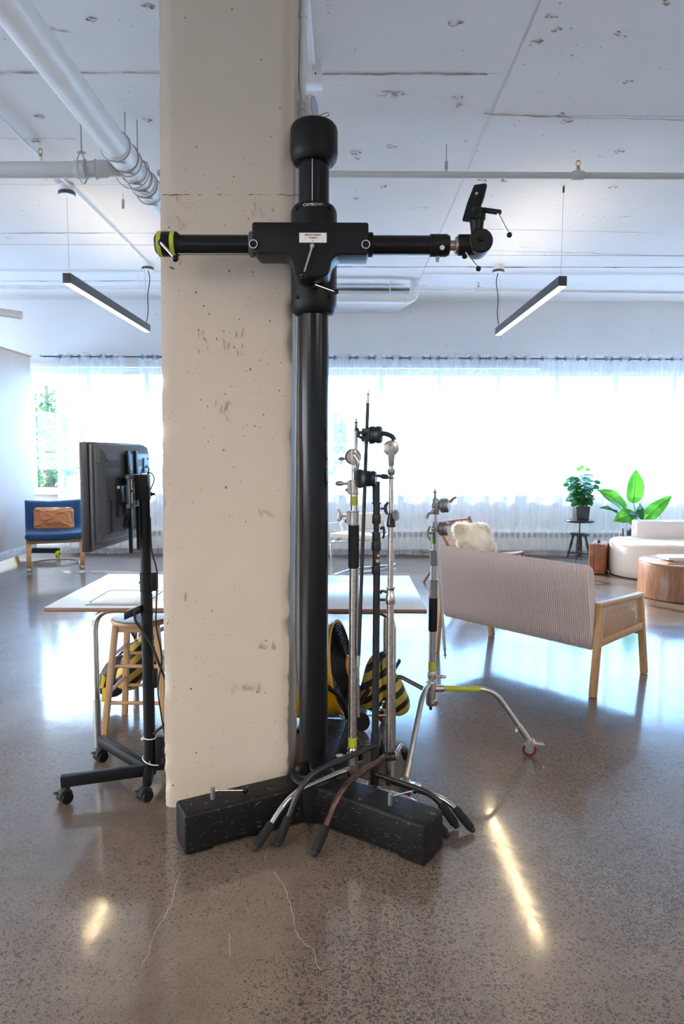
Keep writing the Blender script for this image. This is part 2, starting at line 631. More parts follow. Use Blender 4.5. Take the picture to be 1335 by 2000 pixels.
def make_concrete(name, base, dark, pits=1.0, stains=0.0, grain=None, pitscale=30.0, rough=0.7):
    m = mat(name, base, rough)
    nt = m.node_tree
    L = nt.links.new
    b = nt.nodes['Principled BSDF']
    tc = nd(nt, 'ShaderNodeTexCoord')
    src = tc.outputs['Object']
    n = nd(nt, 'ShaderNodeTexNoise', Scale=1.6, Detail=6.0, Roughness=0.6)
    L(src, n.inputs['Vector'])
    mx = nd(nt, 'ShaderNodeMix', data_type='RGBA')
    mx.inputs['A'].default_value = (*[k * 0.93 for k in base], 1)
    mx.inputs['B'].default_value = (*[min(1, k * 1.05) for k in base], 1)
    L(n.outputs['Fac'], mx.inputs['Factor'])
    cur = mx.outputs['Result']
    hs = None
    for sc, thr, dn in ((pitscale, 0.10, 0.62), (pitscale * 2.3, 0.13, 0.72)):
        vo = nd(nt, 'ShaderNodeTexVoronoi', Scale=float(sc))
        L(src, vo.inputs['Vector'])
        lt = nd(nt, 'ShaderNodeMath', operation='LESS_THAN')
        L(vo.outputs['Distance'], lt.inputs[0])
        lt.inputs[1].default_value = thr
        sx = nd(nt, 'ShaderNodeSeparateColor')
        L(vo.outputs['Color'], sx.inputs[0])
        pt = nd(nt, 'ShaderNodeTexNoise', Scale=2.6, Detail=2.0)
        L(src, pt.inputs['Vector'])
        pr = nd(nt, 'ShaderNodeMapRange', From_Min=0.35, From_Max=0.65, To_Min=1.05, To_Max=dn)
        L(pt.outputs['Fac'], pr.inputs['Value'])
        gt = nd(nt, 'ShaderNodeMath', operation='GREATER_THAN')
        L(sx.outputs[0], gt.inputs[0])
        L(pr.outputs[0], gt.inputs[1])
        mu = nd(nt, 'ShaderNodeMath', operation='MULTIPLY')
        L(lt.outputs[0], mu.inputs[0])
        L(gt.outputs[0], mu.inputs[1])
        m3 = nd(nt, 'ShaderNodeMath', operation='MULTIPLY')
        m3.inputs[1].default_value = pits
        L(mu.outputs[0], m3.inputs[0])
        q = nd(nt, 'ShaderNodeMix', data_type='RGBA')
        L(m3.outputs[0], q.inputs['Factor'])
        L(cur, q.inputs['A'])
        q.inputs['B'].default_value = (*dark, 1)
        cur = q.outputs['Result']
        if hs is None:
            hs = m3.outputs[0]
    if stains:
        # knots and rust blooms left by the formwork, stretched along the boards
        mp = nd(nt, 'ShaderNodeMapping')
        mp.inputs['Scale'].default_value = grain or (1, 1, 1)
        L(src, mp.inputs[0])
        wn_ = nd(nt, 'ShaderNodeTexNoise', Scale=9.0, Detail=5.0, Roughness=0.75)
        L(mp.outputs[0], wn_.inputs['Vector'])
        mv = nd(nt, 'ShaderNodeMix', data_type='VECTOR')
        mv.inputs['Factor'].default_value = 0.10
        L(mp.outputs[0], mv.inputs['A'])
        L(wn_.outputs['Color'], mv.inputs['B'])
        vo = nd(nt, 'ShaderNodeTexVoronoi', Scale=1.9)
        L(mv.outputs['Result'], vo.inputs['Vector'])
        rp = nd(nt, 'ShaderNodeMapRange', From_Min=0.03, From_Max=0.11, To_Min=1.0, To_Max=0.0)
        L(vo.outputs['Distance'], rp.inputs['Value'])
        br = nd(nt, 'ShaderNodeTexNoise', Scale=22.0, Detail=3.0)
        L(mp.outputs[0], br.inputs['Vector'])
        b2 = nd(nt, 'ShaderNodeMapRange', From_Min=0.46, From_Max=0.58, To_Min=0.0, To_Max=1.0)
        L(br.outputs['Fac'], b2.inputs['Value'])
        mu = nd(nt, 'ShaderNodeMath', operation='MULTIPLY')
        L(rp.outputs[0], mu.inputs[0])
        L(b2.outputs[0], mu.inputs[1])
        mm = nd(nt, 'ShaderNodeMath', operation='MULTIPLY')
        mm.inputs[1].default_value = stains
        L(mu.outputs[0], mm.inputs[0])
        q = nd(nt, 'ShaderNodeMix', data_type='RGBA')
        L(mm.outputs[0], q.inputs['Factor'])
        L(cur, q.inputs['A'])
        q.inputs['B'].default_value = (*dark, 1)
        cur = q.outputs['Result']
    L(cur, b.inputs['Base Color'])
    wb = nd(nt, 'ShaderNodeTexNoise', Scale=9.0, Detail=8.0, Roughness=0.7)
    L(src, wb.inputs['Vector'])
    sub = nd(nt, 'ShaderNodeMath', operation='SUBTRACT')
    L(wb.outputs['Fac'], sub.inputs[0])
    L(hs, sub.inputs[1])
    bp = nd(nt, 'ShaderNodeBump', Strength=0.35, Distance=0.006)
    L(sub.outputs[0], bp.inputs['Height'])
    L(bp.outputs[0], b.inputs['Normal'])
    return m


M_floor = make_floor()
M_pillar = make_concrete('cream_painted_concrete', (0.545, 0.462, 0.375), (0.12, 0.09, 0.07), 0.9, 0, pitscale=26)
M_ceiling = make_concrete('white_painted_board_formed_concrete', (0.78, 0.775, 0.785), (0.16, 0.14, 0.13), 0.5, 0.75, grain=(0.55, 1.0, 1.0), pitscale=9)
M_wall = make_concrete('white_painted_wall', (0.82, 0.84, 0.86), (0.35, 0.37, 0.40), 0.5, 0, pitscale=7)


def make_curtain():
    m = bpy.data.materials.new('sheer_curtain')
    m.use_nodes = True
    nt = m.node_tree
    nt.nodes.clear()
    out = nd(nt, 'ShaderNodeOutputMaterial')
    tr = nd(nt, 'ShaderNodeBsdfTransparent')
    tr.inputs[0].default_value = (0.96, 0.98, 1.0, 1)
    tl = nd(nt, 'ShaderNodeBsdfTranslucent')
    tl.inputs[0].default_value = (0.88, 0.92, 0.96, 1)
    df = nd(nt, 'ShaderNodeBsdfDiffuse')
    df.inputs[0].default_value = (0.86, 0.89, 0.93, 1)
    m1 = nd(nt, 'ShaderNodeMixShader')
    m1.inputs[0].default_value = 0.5
    nt.links.new(tl.outputs[0], m1.inputs[1])
    nt.links.new(df.outputs[0], m1.inputs[2])
    m2 = nd(nt, 'ShaderNodeMixShader')
    tc = nd(nt, 'ShaderNodeTexCoord')
    wv = nd(nt, 'ShaderNodeTexNoise', Scale=2.2, Detail=2.0)
    mp = nd(nt, 'ShaderNodeMapping')
    mp.inputs['Scale'].default_value = (6, 1, 0.15)
    nt.links.new(tc.outputs['Object'], mp.inputs[0])
    nt.links.new(mp.outputs[0], wv.inputs['Vector'])
    rp = nd(nt, 'ShaderNodeMapRange', From_Min=0.3, From_Max=0.7, To_Min=0.20, To_Max=0.40)
    nt.links.new(wv.outputs['Fac'], rp.inputs['Value'])
    nt.links.new(rp.outputs[0], m2.inputs[0])
    nt.links.new(tr.outputs[0], m2.inputs[1])
    nt.links.new(m1.outputs[0], m2.inputs[2])
    nt.links.new(m2.outputs[0], out.inputs['Surface'])
    return m


def make_glass():
    m = bpy.data.materials.new('window_glass')
    m.use_nodes = True
    nt = m.node_tree
    nt.nodes.clear()
    out = nd(nt, 'ShaderNodeOutputMaterial')
    tr = nd(nt, 'ShaderNodeBsdfTransparent')
    tr.inputs[0].default_value = (0.93, 0.97, 0.98, 1)
    gl = nd(nt, 'ShaderNodeBsdfGlossy')
    gl.inputs['Roughness'].default_value = 0.02
    mx = nd(nt, 'ShaderNodeMixShader')
    mx.inputs[0].default_value = 0.05
    nt.links.new(tr.outputs[0], mx.inputs[1])
    nt.links.new(gl.outputs[0], mx.inputs[2])
    nt.links.new(mx.outputs[0], out.inputs['Surface'])
    return m


def make_stripe():
    m = mat('hazard_stripe_vinyl', (0.7, 0.5, 0.1), 0.45)
    nt = m.node_tree
    b = nt.nodes['Principled BSDF']
    tc = nd(nt, 'ShaderNodeTexCoord')
    mp = nd(nt, 'ShaderNodeMapping')
    mp.inputs['Rotation'].default_value = (0, math.radians(38), 0)
    wv = nd(nt, 'ShaderNodeTexWave', Scale=4.6, Distortion=1.2, Detail_Scale=0.8)
    wv.bands_direction = 'Z'
    nt.links.new(tc.outputs['Object'], mp.inputs[0])
    nt.links.new(mp.outputs[0], wv.inputs['Vector'])
    r = nd(nt, 'ShaderNodeValToRGB')
    r.color_ramp.interpolation = 'CONSTANT'
    r.color_ramp.elements[0].color = (0.62, 0.44, 0.075, 1)
    r.color_ramp.elements[1].position = 0.58
    r.color_ramp.elements[1].color = (0.012, 0.013, 0.018, 1)
    nt.links.new(wv.outputs['Fac'], r.inputs[0])
    nt.links.new(r.outputs[0], b.inputs['Base Color'])
    return m


M_curtain = make_curtain()
M_glass = make_glass()
M_stripe = make_stripe()

# ================================================================ the setting
XL, XR, YB, YF, ZC = -9.0, 8.6, -4.5, 10.7, 3.9


def struct(mb, name, m, parent=None, label=None, **kw):
    o = mb.build(name, m, parent, **kw)
    if parent is None:
        o['kind'] = 'structure'
    if label:
        o['label'] = label
    return o


fl = MB().box((0, (YB + 11.2) / 2, -0.1), (17.8, 11.2 - YB, 0.2))
struct(fl, 'floor', M_floor, label='glossy polished concrete floor with exposed brown aggregate')
ceil = struct(MB().box((0, (YB + 11.2) / 2, ZC + 0.11), (17.8, 11.2 - YB, 0.2)), 'ceiling', M_ceiling, label='white painted board-formed concrete ceiling slab')
M_crack = mat('filled_crack', (.50, .42, .34), .5)
FLR = bpy.data.objects['floor']
for pts in ([(-0.618, 2.467, 0), (-0.614, 2.363, 0), (-0.608, 2.323, 0), (-0.61, 2.225, 0), (-0.624, 2.156, 0), (-0.624, 2.078, 0), (-0.618, 2.033, 0), (-0.629, 1.972, 0)],
            [(-0.377, 2.137, 0), (-0.367, 2.075, 0), (-0.346, 2.022, 0)], [(-0.303, 2.618, 0), (-0.306, 2.549, 0), (-0.294, 2.515, 0)],
            [(-0.26, 2.477, -0), (-0.213, 2.385, 0), (-0.182, 2.277, -0), (-0.149, 2.124, 0), (-0.114, 2.087, 0), (-0.093, 2.073, 0), (-0.087, 2.024, 0), (-0.06, 1.965, -0)],
            [(0.539, 2.678, 0), (0.613, 2.682, 0), (0.662, 2.664, 0), (0.705, 2.629, 0)]):
    pp = []
    for i in range(len(pts) - 1):
        a, b = Vector(pts[i]), Vector(pts[i + 1])
        k = max(2, int((b - a).length / .015))
        for j in range(k):
            pp.append(a.lerp(b, j / k) + Vector((rnd.uniform(-.003, .003), rnd.uniform(-.003, .003), 0)))
    mb = MB()
    for i in range(len(pp) - 1):
        a, b = pp[i], pp[i + 1]
        mb.beam(a, b, rnd.uniform(.0007, .0018), .0006)
    mb.build('floor_crack', M_crack, FLR)
# formwork panels standing a few millimetres proud of each other
for x0, x1, y0, y1, d in ((-9, 0.98, -4.5, 4.39, .006), (-9, 0.98, 4.40, 7.88, .002), (-9, 0.98, 7.90, 8.75, .009), (-9, .98, 8.77, 10.7, .004),
                          (1.0, 8.7, -4.5, 4.90, .009), (1.0, 8.7, 4.92, 8.24, .003), (1.0, 8.7, 8.26, 8.73, .008), (1.0, 8.7, 8.75, 10.7, .005)):
    MB().box(((x0 + x1) / 2, (y0 + y1) / 2, ZC + .01 - d / 2), (x1 - x0, y1 - y0, d + .004)).build('formwork_panel', M_ceiling, ceil)
# raised seam ridges left between the boards
rg = mat('seam_grime', (0.50, 0.46, 0.44), 0.8, var=0.5, vs=6)
for a, b, w in (((-.27, 4.395), (.86, 4.39), .016), ((-2.2, 4.39), (-1.1, 4.385), .02), ((.94, 4.88), (1.55, 4.93), .02), ((1.55, 4.93), (3.2, 4.99), .008),
                ((-2.6, 5.27), (-2.0, 5.27), .008), ((-3.6, 6.15), (-1.6, 6.14), .006), ((-3.7, 7.48), (-1.9, 7.46), .012), ((-.15, 7.89), (3.96, 8.24), .007),
                ((-.2, 8.77), (4.3, 8.73), .022), ((-4.7, 9.55), (-2.2, 9.5), .014), ((1.4, 7.3), (3.3, 7.4), .006)):
    p, q = Vector((a[0], a[1], ZC - .0015)), Vector((b[0], b[1], ZC - .0015))
    mb = MB()
    n = 14
    pts = [p.lerp(q, i / n) + Vector((0, rnd.uniform(-.008, .008), 0)) for i in range(n + 1)]
    mb.tube(pts, [w * rnd.uniform(.12, .38) for _ in pts], 6)
    mb.build('board_seam', rg, ceil)
# hardware scars left in the ceiling: shallow craters with a rough lip
scar = mat('ceiling_scar', (0.40, 0.37, 0.36), 0.9, var=0.5, vs=40)
for p in ((-1.362, 3.869, 3.9), (-1.028, 3.759, 3.9), (-2.313, 5.308, 3.9), (1.066, 3.835, 3.9), (1.15, 3.949, 3.9), (1.512, 3.98, 3.9), (1.076, 4.062, 3.9), (0.574, 3.893, 3.9), (1.759, 4.475, 3.9), (0.723, 4.665, 3.9), (0.753, 4.764, 3.9), (1.473, 4.878, 3.9), (1.532, 4.986, 3.9), (0.335, 5.386, 3.9), (0.099, 5.605, 3.9), (0.066, 5.494, 3.9), (0.329, 4.648, 3.9), (2.082, 5.472, 3.9), (-1.375, 4.994, 3.9), (1.07, 4.062, 3.9), (1.173, 6.025, 3.9), (1.338, 6.024, 3.9), (1.61, 3.722, 3.9), (-2.112, 4.94, 3.9), (2.33, 6.174, 3.9), (0.334, 6.178, 3.9), (0.103, 6.458, 3.9)):
    p = Vector(p)
    mb = MB()
    for k in range(4):
        q = p + Vector((rnd.uniform(-.03, .03), rnd.uniform(-.02, .02), -.0005))
        e = q + Vector((rnd.uniform(-.04, .04), rnd.uniform(-.012, .012), 0))
        mb.tube([q, q.lerp(e, .5) + Vector((0, rnd.uniform(-.01, .01), -.002)), e], [.001, rnd.uniform(.003, .007), .001], 5)
    mb.torus(p, (0, 0, 1), rnd.uniform(.02, .035), .0012, 14, 4, rnd.uniform(0, 3), rnd.uniform(4, 6))
    mb.build('form_tie_scar', scar, ceil)

# window wall with its band of openings
wl_ = MB()
WZ0, WZ1 = 0.95, 2.84
wl_.box((0, YF + .15, WZ0 / 2), (17.8, .3, WZ0))
wl_.box((0, YF + .15, (WZ1 + ZC + .1) / 2), (17.8, .3, ZC + .1 - WZ1))
wl_.box((-8.9, YF + .15, (WZ0 + WZ1) / 2), (.6, .3, WZ1 - WZ0 + .02))
wl_.box((8.7, YF + .15, (WZ0 + WZ1) / 2), (.4, .3, WZ1 - WZ0 + .02))
wl_.box((-1.2, YF + .15, (WZ0 + WZ1) / 2), (.35, .3, WZ1 - WZ0 + .02))
struct(wl_, 'wall_back', M_wall, label='white wall with a long band of windows behind sheer curtains')
wl2 = MB().box((XL - .1, 3.3, WZ0 / 2), (.2, 15.8, WZ0)).box((XL - .1, 3.3, (WZ1 + 3.9) / 2), (.2, 15.8, 3.9 - WZ1))
wl2.box((XL - .1, -4.3, 1.9), (.2, .6, 1.9)).box((XL - .1, 10.8, 1.9), (.2, .8, 1.9))
struct(wl2, 'wall_left', M_wall)
struct(MB().box((XR + .1, 3.3, 1.95), (.2, 15.8, 3.9)), 'wall_right', M_wall)
struct(MB().box((0, YB - .1, 1.95), (17.8, .2, 3.9)), 'wall_front', M_wall)
# boxed-in soffit over the left half of the window wall and the white ledge above the heads
sf = MB().prism([(-.2, 9.9), (.98, 9.9), (.8, 10.7), (-.2, 10.7)], (0, 0, 3.80), (1, 0, 0), (0, 1, 0), .15)
struct(sf, 'trim_1', M_whitepaint, bevel=.01, label='low white soffit box above the windows')
struct(MB().box((-3.0, 10.62, 2.90), (12, .14, .06)), 'trim_2', M_whitepaint, bevel=.006)
struct(MB().box((0, 10.66, .93), (17.4, .16, .04)), 'trim_3', M_whitepaint, bevel=.006, label='white window sill running under all windows')

# windows: one unit between each pair of mullions
mx_ = [-8.55] + [0.559 + .912 * k for k in range(-10, 10) if -8.6 < 0.559 + .912 * k < 8.5]
mx_ = sorted([m_ for m_ in mx_ if not (-1.40 < m_ < -1.0)])
n = 0
for i in range(len(mx_) - 1):
    a, b = mx_[i], mx_[i + 1]
    if a < -1.2 < b:
        segs = [(a, -1.375), (-1.025, b)]
    else:
        segs = [(a, b)]
    for a, b in segs:
        if b - a < .2:
            continue
        n += 1
        w = thing('window_%d' % n, None, None, ((a + b) / 2, YF + .1, WZ0))
        w['kind'] = 'structure'
        fr = MB()
        fw = .035
        yy = YF + .10
        trn = 1.53
        for x in (a + fw / 2, b - fw / 2):
            fr.box((x, yy, (WZ0 + WZ1) / 2), (fw, .08, WZ1 - WZ0))
        for z, h in ((WZ0 + .03, .06), (WZ1 - .03, .06), (trn, .055)):
            fr.box(((a + b) / 2, yy, z), (b - a, .078, h))
        fr.build('window_frame', M_window, w, bevel=.004)
        hp = MB()
        hp.box(((a + b) / 2, yy - .05, trn - .05), (.09, .02, .02)).build('window_latch', M_steel, w, bevel=.003)
        for z0, z1 in ((WZ0 + .06, trn - .027), (trn + .027, WZ1 - .06)):
            MB().box(((a + b) / 2, yy, (z0 + z1) / 2), (b - a - 2 * fw, .006, z1 - z0)).build('window_pane', M_glass, w, smooth=False)

for k in range(8):
    a, b = -4.0 + k * 1.8, -4.0 + (k + 1) * 1.8
    n += 1
    w = thing('window_%d' % n, None, None, (XL - .1, (a + b) / 2, WZ0))
    w['kind'] = 'structure'
    fr = MB()
    for y in (a + .02, b - .02):
        fr.box((XL - .1, y, (WZ0 + WZ1) / 2), (.08, .04, WZ1 - WZ0))
    for z in (WZ0 + .03, WZ1 - .03, 1.53):
        fr.box((XL - .1, (a + b) / 2, z), (.078, b - a, .06))
    fr.build('window_frame', M_window, w)
    MB().box((XL - .1, (a + b) / 2, (WZ0 + WZ1) / 2), (.006, b - a - .08, WZ1 - WZ0 - .12)).build('window_pane', M_glass, w, smooth=False)
# baseboard heaters along the window wall
for hx, (x0, x1) in enumerate(((-4.3, -1.6), (-.9, 1.75), (1.8, 4.4), (4.45, 7.2))):
    h = thing('baseboard_heater', ['white baseboard heater under the window behind the blue armchair', 'white baseboard heater behind the chrome chair and light stands', 'white baseboard heater behind the rattan chair and round black stool', 'white baseboard heater hidden behind the white sofa'][hx], 'heater', ((x0 + x1) / 2, 10.60, .06), group='baseboard heaters under the windows')
    MB().prism([(.10, 0), (.10, .34), (.03, .34), (-.02, .30), (-.02, .02), (0, 0)], ((x0 + x1) / 2, 10.60, .06), (0, 1, 0), (0, 0, 1), x1 - x0).build('casing', M_heater, h, bevel=.003)
    mb = MB()
    k = int((x1 - x0) / .085)
    for j in range(k):
        mb.box((x0 + .06 + j * .085, 10.5785, .06 + .255), (.055, .006, .075))
    mb.build('louvre', M_slot, h)['kind'] = 'stuff'
struct(MB().box((0, 10.675, .05), (17.4, .05, .1)), 'baseboard_back', mat('grey_baseboard', (.42, .43, .45), .5), bevel=.004)

# ground, hedge line and trees outside the windows
struct(MB().box((0, 20, -1.3), (110, 110, .2)), 'ground', mat('outdoor_ground', (0.50, 0.54, 0.54), .9, var=.2, vs=.5))
struct(MB().box((2, 15.6, .2), (50, .4, 2.7)), 'wall_outside', mat('outdoor_wall', (0.42, 0.50, 0.56), .9, var=.1, vs=1), label='low pale wall beyond the windows')


def tree(x, y, z0, h, r, n, label):
    t = thing('tree', label, 'tree', (x, y, z0))
    MB().tube([(x, y, z0), (x + .05, y, z0 + h * .3), (x - .05, y + .1, z0 + h * .6), (x, y, z0 + h * .9)], [.14, .04], 8).build('trunk', M_bark, t)
    mb = MB()
    rr = random.Random(int(x * 10) + 5)
    for k in range(n):
        u = rr.uniform(-1, 1)
        a = rr.uniform(0, 6.28)
        q = (1 - u * u) ** .5
        R_ = r * rr.uniform(.5, 1)
        c = Vector((x + R_ * q * math.cos(a), y + R_ * q * math.sin(a), z0 + h * .62 + R_ * u * 1.25))
        d = Vector((rr.uniform(-1, 1), rr.uniform(-1, 1), rr.uniform(-1, .3))).normalized() * .13
        s_ = Vector((rr.uniform(-1, 1), rr.uniform(-1, 1), rr.uniform(-1, 1))).cross(d).normalized() * .04
        mb.add([c, c + d * .5 + s_, c + d, c + d * .5 - s_], [(0, 1, 2, 3)])
    o = mb.build('foliage', M_leafout, t, smooth=False)
    o['kind'] = 'stuff'


tree(-6.15, 14.2, -1.2, 4.6, .95, 1500, 'leafy tree outside the window above the blue armchair')
tree(-.42, 14.6, -1.2, 4.9, .55, 900, 'leafy tree outside the window just behind the black studio column')

# ---------------------------------------------------------------- the concrete pillar
def pillar():
    mb = MB()
    X0, X1, Y0, Y1 = -.806, -.245, 2.942, 3.492

    def P(x, y, z, nx, ny):
        sh = .0108 * z
        p = Vector((x + sh, y, z))
        q = p * 3.0
        d = (noise.noise(q) * .004 + noise.noise(p * 14) * .0014)
        if z > 2.661:
            d += .006
        # chipped arrises
        ex = min(abs(x - X0), abs(X1 - x))
        ey = min(abs(y - Y0), abs(Y1 - y))
        e = max(ex if ny else 0, ey if nx else 0)
        e = ex + ey
        if e < .03:
            c = noise.noise(Vector((z * 9, x * 3 + y * 5, 1.7))) + .5 * noise.noise(Vector((z * 31, x, y)))
            cut = max(0, c - .05) * .016 + .004
            if z < .3:
                cut += .012 * max(0, noise.noise(Vector((z * 40, x * 30, y * 30))) + .3)
            cut *= (1 - e / .03)
            cx_, cy_ = (X0 + X1) / 2, (Y0 + Y1) / 2
            p.x += -cut if x > cx_ else cut
            p.y += -cut if y > cy_ else cut
            return p
        return p + Vector((nx, ny, 0)) * d
    nz = 230
    H_ = 3.91
    per = []
    k = 26
    def spaced(a, b):
        ts = [0, .008, .02, .045] + [.045 + (.91) * i / (k - 1) for i in range(1, k - 1)] + [.955, .98, .992]
        return [a + (b - a) * t for t in ts]
    for x in spaced(X0, X1):
        per.append((x, Y0, 0, -1))
    for y in spaced(Y0, Y1):
        per.append((X1, y, 1, 0))
    for x in spaced(X1, X0):
        per.append((x, Y1, 0, 1))
    for y in spaced(Y1, Y0):
        per.append((X0, y, -1, 0))
    m = len(per)
    vs = []
    for j in range(nz + 1):
        z = H_ * j / nz
        for (x, y, nx, ny) in per:
            vs.append(P(x, y, z, nx, ny))
    fs = []
    for j in range(nz):
        for i in range(m):
            i2 = (i + 1) % m
            fs.append((j * m + i, j * m + i2, (j + 1) * m + i2, (j + 1) * m + i))
    mb.add(vs, fs)
    o = mb.build('concrete_pillar', M_pillar, ang=60)
    tag(o, 'square cream-painted concrete pillar with pitted chipped edges', kind='structure')
    return o


pil = pillar()
mb = MB()
pts = [Vector((-.79 + .56 * i / 40 + .0287, 2.9395 + rnd.uniform(-.0015, .0005), 2.661 + rnd.uniform(-.0025, .0025))) for i in range(41)]
mb.tube(pts, [rnd.uniform(.0008, .0028) for _ in pts], 5)
mb.build('casting_joint', mat('joint_grime', (.20, .16, .12), .9), pil)  # thin uneven line of grime along the casting joint
# smears of plaster and little air holes standing on the pillar's face
mb = MB()
for k in range(150):
    x, z = rnd.uniform(-.77, -.27), rnd.uniform(.05, 3.7)
    r = rnd.choice((.0012, .0015, .002, .002, .0026, .004))
    x += .0108 * z
    mb.sphere((x, 2.9405, z), r, 6, (1, .5, rnd.uniform(.8, 1.4)))
o = mb.build('air_hole', mat('air_hole_shadow', (.16, .12, .09), .9), pil)
o['kind'] = 'stuff'
mb = MB()
for cx_, cz_, w, h, n_ in ((-.56, 2.06, .22, .13, 13), (-.35, 1.32, .05, .05, 5), (-.56, 1.77, .1, .12, 7), (-.44, .55, .12, .05, 8), (-.37, .73, .1, .04, 7), (-.36, 2.75, .16, .16, 22), (-.55, 2.95, .2, .2, 10), (-.72, 2.5, .04, .3, 8), (-.7, .95, .04, .02, 3), (-.37, 2.55, .1, .12, 10)):
    for k in range(n_):
        x, z = cx_ + rnd.uniform(-w, w) / 2, cz_ + rnd.uniform(-h, h) / 2
        x += .0108 * z
        L_ = rnd.uniform(.012, .045)
        t_ = rnd.uniform(-.5, .3)
        mb.tube([(x, 2.9400, z), (x + t_ * L_ * .4, 2.9375, z + L_ / 2), (x + t_ * L_, 2.9400, z + L_)], [.0010, .0021, .0008], 5)
o = mb.build('trowel_mark', M_pillar, pil)
o['kind'] = 'stuff'

# ---------------------------------------------------------------- movable partition on castors, far left
pt = thing('partition_screen', 'tall plain beige movable partition wall on castors, far left', 'partition', (-4.71, 7.8, 0))
MB().box((-4.71, 7.8, 1.595), (.10, 4.9, 2.76)).build('panel', M_partition, pt, bevel=.004)
MB().box((-4.71, 7.8, 2.985), (.13, 4.92, .02)).build('top_rail', M_birch, pt, bevel=.003)
MB().box((-4.70, 7.8, .155), (.085, 4.9, .12)).build('bottom_rail', M_partwood, pt, bevel=.004)
for yy in (10.12, 6.0):
    f = MB().box((-4.58, yy, .105), (.62, .09, .07)).build('foot_beam', M_rubber, pt, bevel=.006)
    for dx in (-.32, .30):
        w = MB().cyl((-4.58 + dx - .022, yy - .02, .055), (-4.58 + dx + .022, yy - .02, .055), .055, n=20, ch=.008).build('castor_wheel', M_ywheel, pt)
        MB().cyl((-4.58 + dx - .026, yy - .02, .055), (-4.58 + dx + .026, yy - .02, .055), .022, n=12).build('hub', M_rubber, w)

# ---------------------------------------------------------------- pipes and services under the ceiling
dp = thing('drain_pipe', 'large white overhead drain pipe with wye branch and clamp bands, top left', 'pipe', (-1.5, 4.6, 3.35))
ax = -1.50
az = 3.575
MB().cyl((ax, .5, az), (ax, 4.70, az), .088, n=28).build('pipe_run', M_pipe, dp)
MB().cyl((ax, 4.62, az), (ax, 4.84, az), .096, n=28, ch=.008).build('coupling', M_pipe, dp)
MB().cyl((ax, 4.84, az), (ax, 5.26, az), .084, n=28).build('wye_fitting', M_pipe, dp)
MB().cyl((ax, 5.24, az), (ax, 5.44, az), .095, .090, n=28, ch=.008).build('coupling', M_pipe, dp)
MB().cyl((ax, 5.4, az), (ax, 10.69, az), .072, n=28).build('pipe_run', M_pipe, dp)
MB().tube([(-6.5, 4.77, 3.475), (-2.3, 4.77, 3.478), (-1.78, 4.77, 3.48), (-1.66, 4.80, 3.50), (-1.52, 4.95, 3.56)], .052, 18).build('branch_pipe', M_greypipe, dp)
MB().cyl((-1.82, 4.77, 3.48), (-1.745, 4.77, 3.482), .058, n=22, ch=.004).build('coupling', M_greypipe, dp)
MB().cyl((-1.70, 4.79, 3.49), (-1.63, 4.83, 3.51), .058, n=22, ch=.004).build('coupling', M_greypipe, dp)
for yy, r in ((4.63, .098), (4.80, .1), (5.02, .092), (5.16, .09), (5.27, .098), (5.40, .1)):
    b = MB().torus((ax, yy, az), (0, 1, .03), r, .0045, 28, 6).build('clamp_band', M_wire, dp)
    MB().beam((ax - .03, yy - .02, az - r - .002), (ax + .05, yy + .04, az - r + .008), .008, .008).build('band_screw', M_wire, b)
for xx, r in ((-1.745, .06), (-1.68, .062)):
    MB().torus((xx, 4.775, 3.485), (1, .2, .05), r, .004, 24, 6).build('clamp_band', M_wire, dp)
for (hx, hy, hz, ax2, rr, ax3) in ((-1.51, 4.87, 3.66, (0, 1, 0), .10, az), (-1.46, 4.98, 3.62, (0, 1, 0), .12, az - .02), (-1.775, 4.77, 3.58, (1, 0, 0), .085, 3.48)):
    h = MB().cyl((hx, hy, ZC), (hx, hy, hz), .005, n=8).build('hanger_rod', M_wire, dp)
    MB().cyl((hx, hy, hz + .0), (hx, hy, hz + .02), .014, n=6).build('nut', M_wire, h)
    cen = Vector((hx if ax2[0] else ax, hy, ax3))
    top = Vector((hx, hy, hz + .01))
    x_, y_, d_ = frame(ax2)
    side = Vector((0, 1, 0)) if ax2[0] else Vector((1, 0, 0))
    pts = [top - side * .02, top - side * .03]
    pts += [cen + side * rr * math.cos(a) + Vector((0, 0, rr * math.sin(a))) for a in [PI - .5 + (PI + 1.0) * i / 16 for i in range(17)]]
    pts += [top + side * .03, top + side * .02]
    MB().tube(pts, .0045, 6).build('loop_hanger', M_wire, h)
    MB().box(top, (.06, .02, .006)).build('hanger_plate', M_wire, h)


def sprinkler(parent, p, up=1):
    p = Vector(p)
    s_ = MB().cyl(p, p + V(0, 0, .03 * up), .012, n=10).build('sprinkler_head', M_brass, parent)
    MB().torus(p + V(0, 0, .05 * up), (0, 1, 0), .016, .003, 16, 6).build('yoke', M_brass, s_)
    MB().cyl(p + V(0, 0, .066 * up), p + V(0, 0, .07 * up), .016, n=12).build('deflector', M_brass, s_)
    return s_


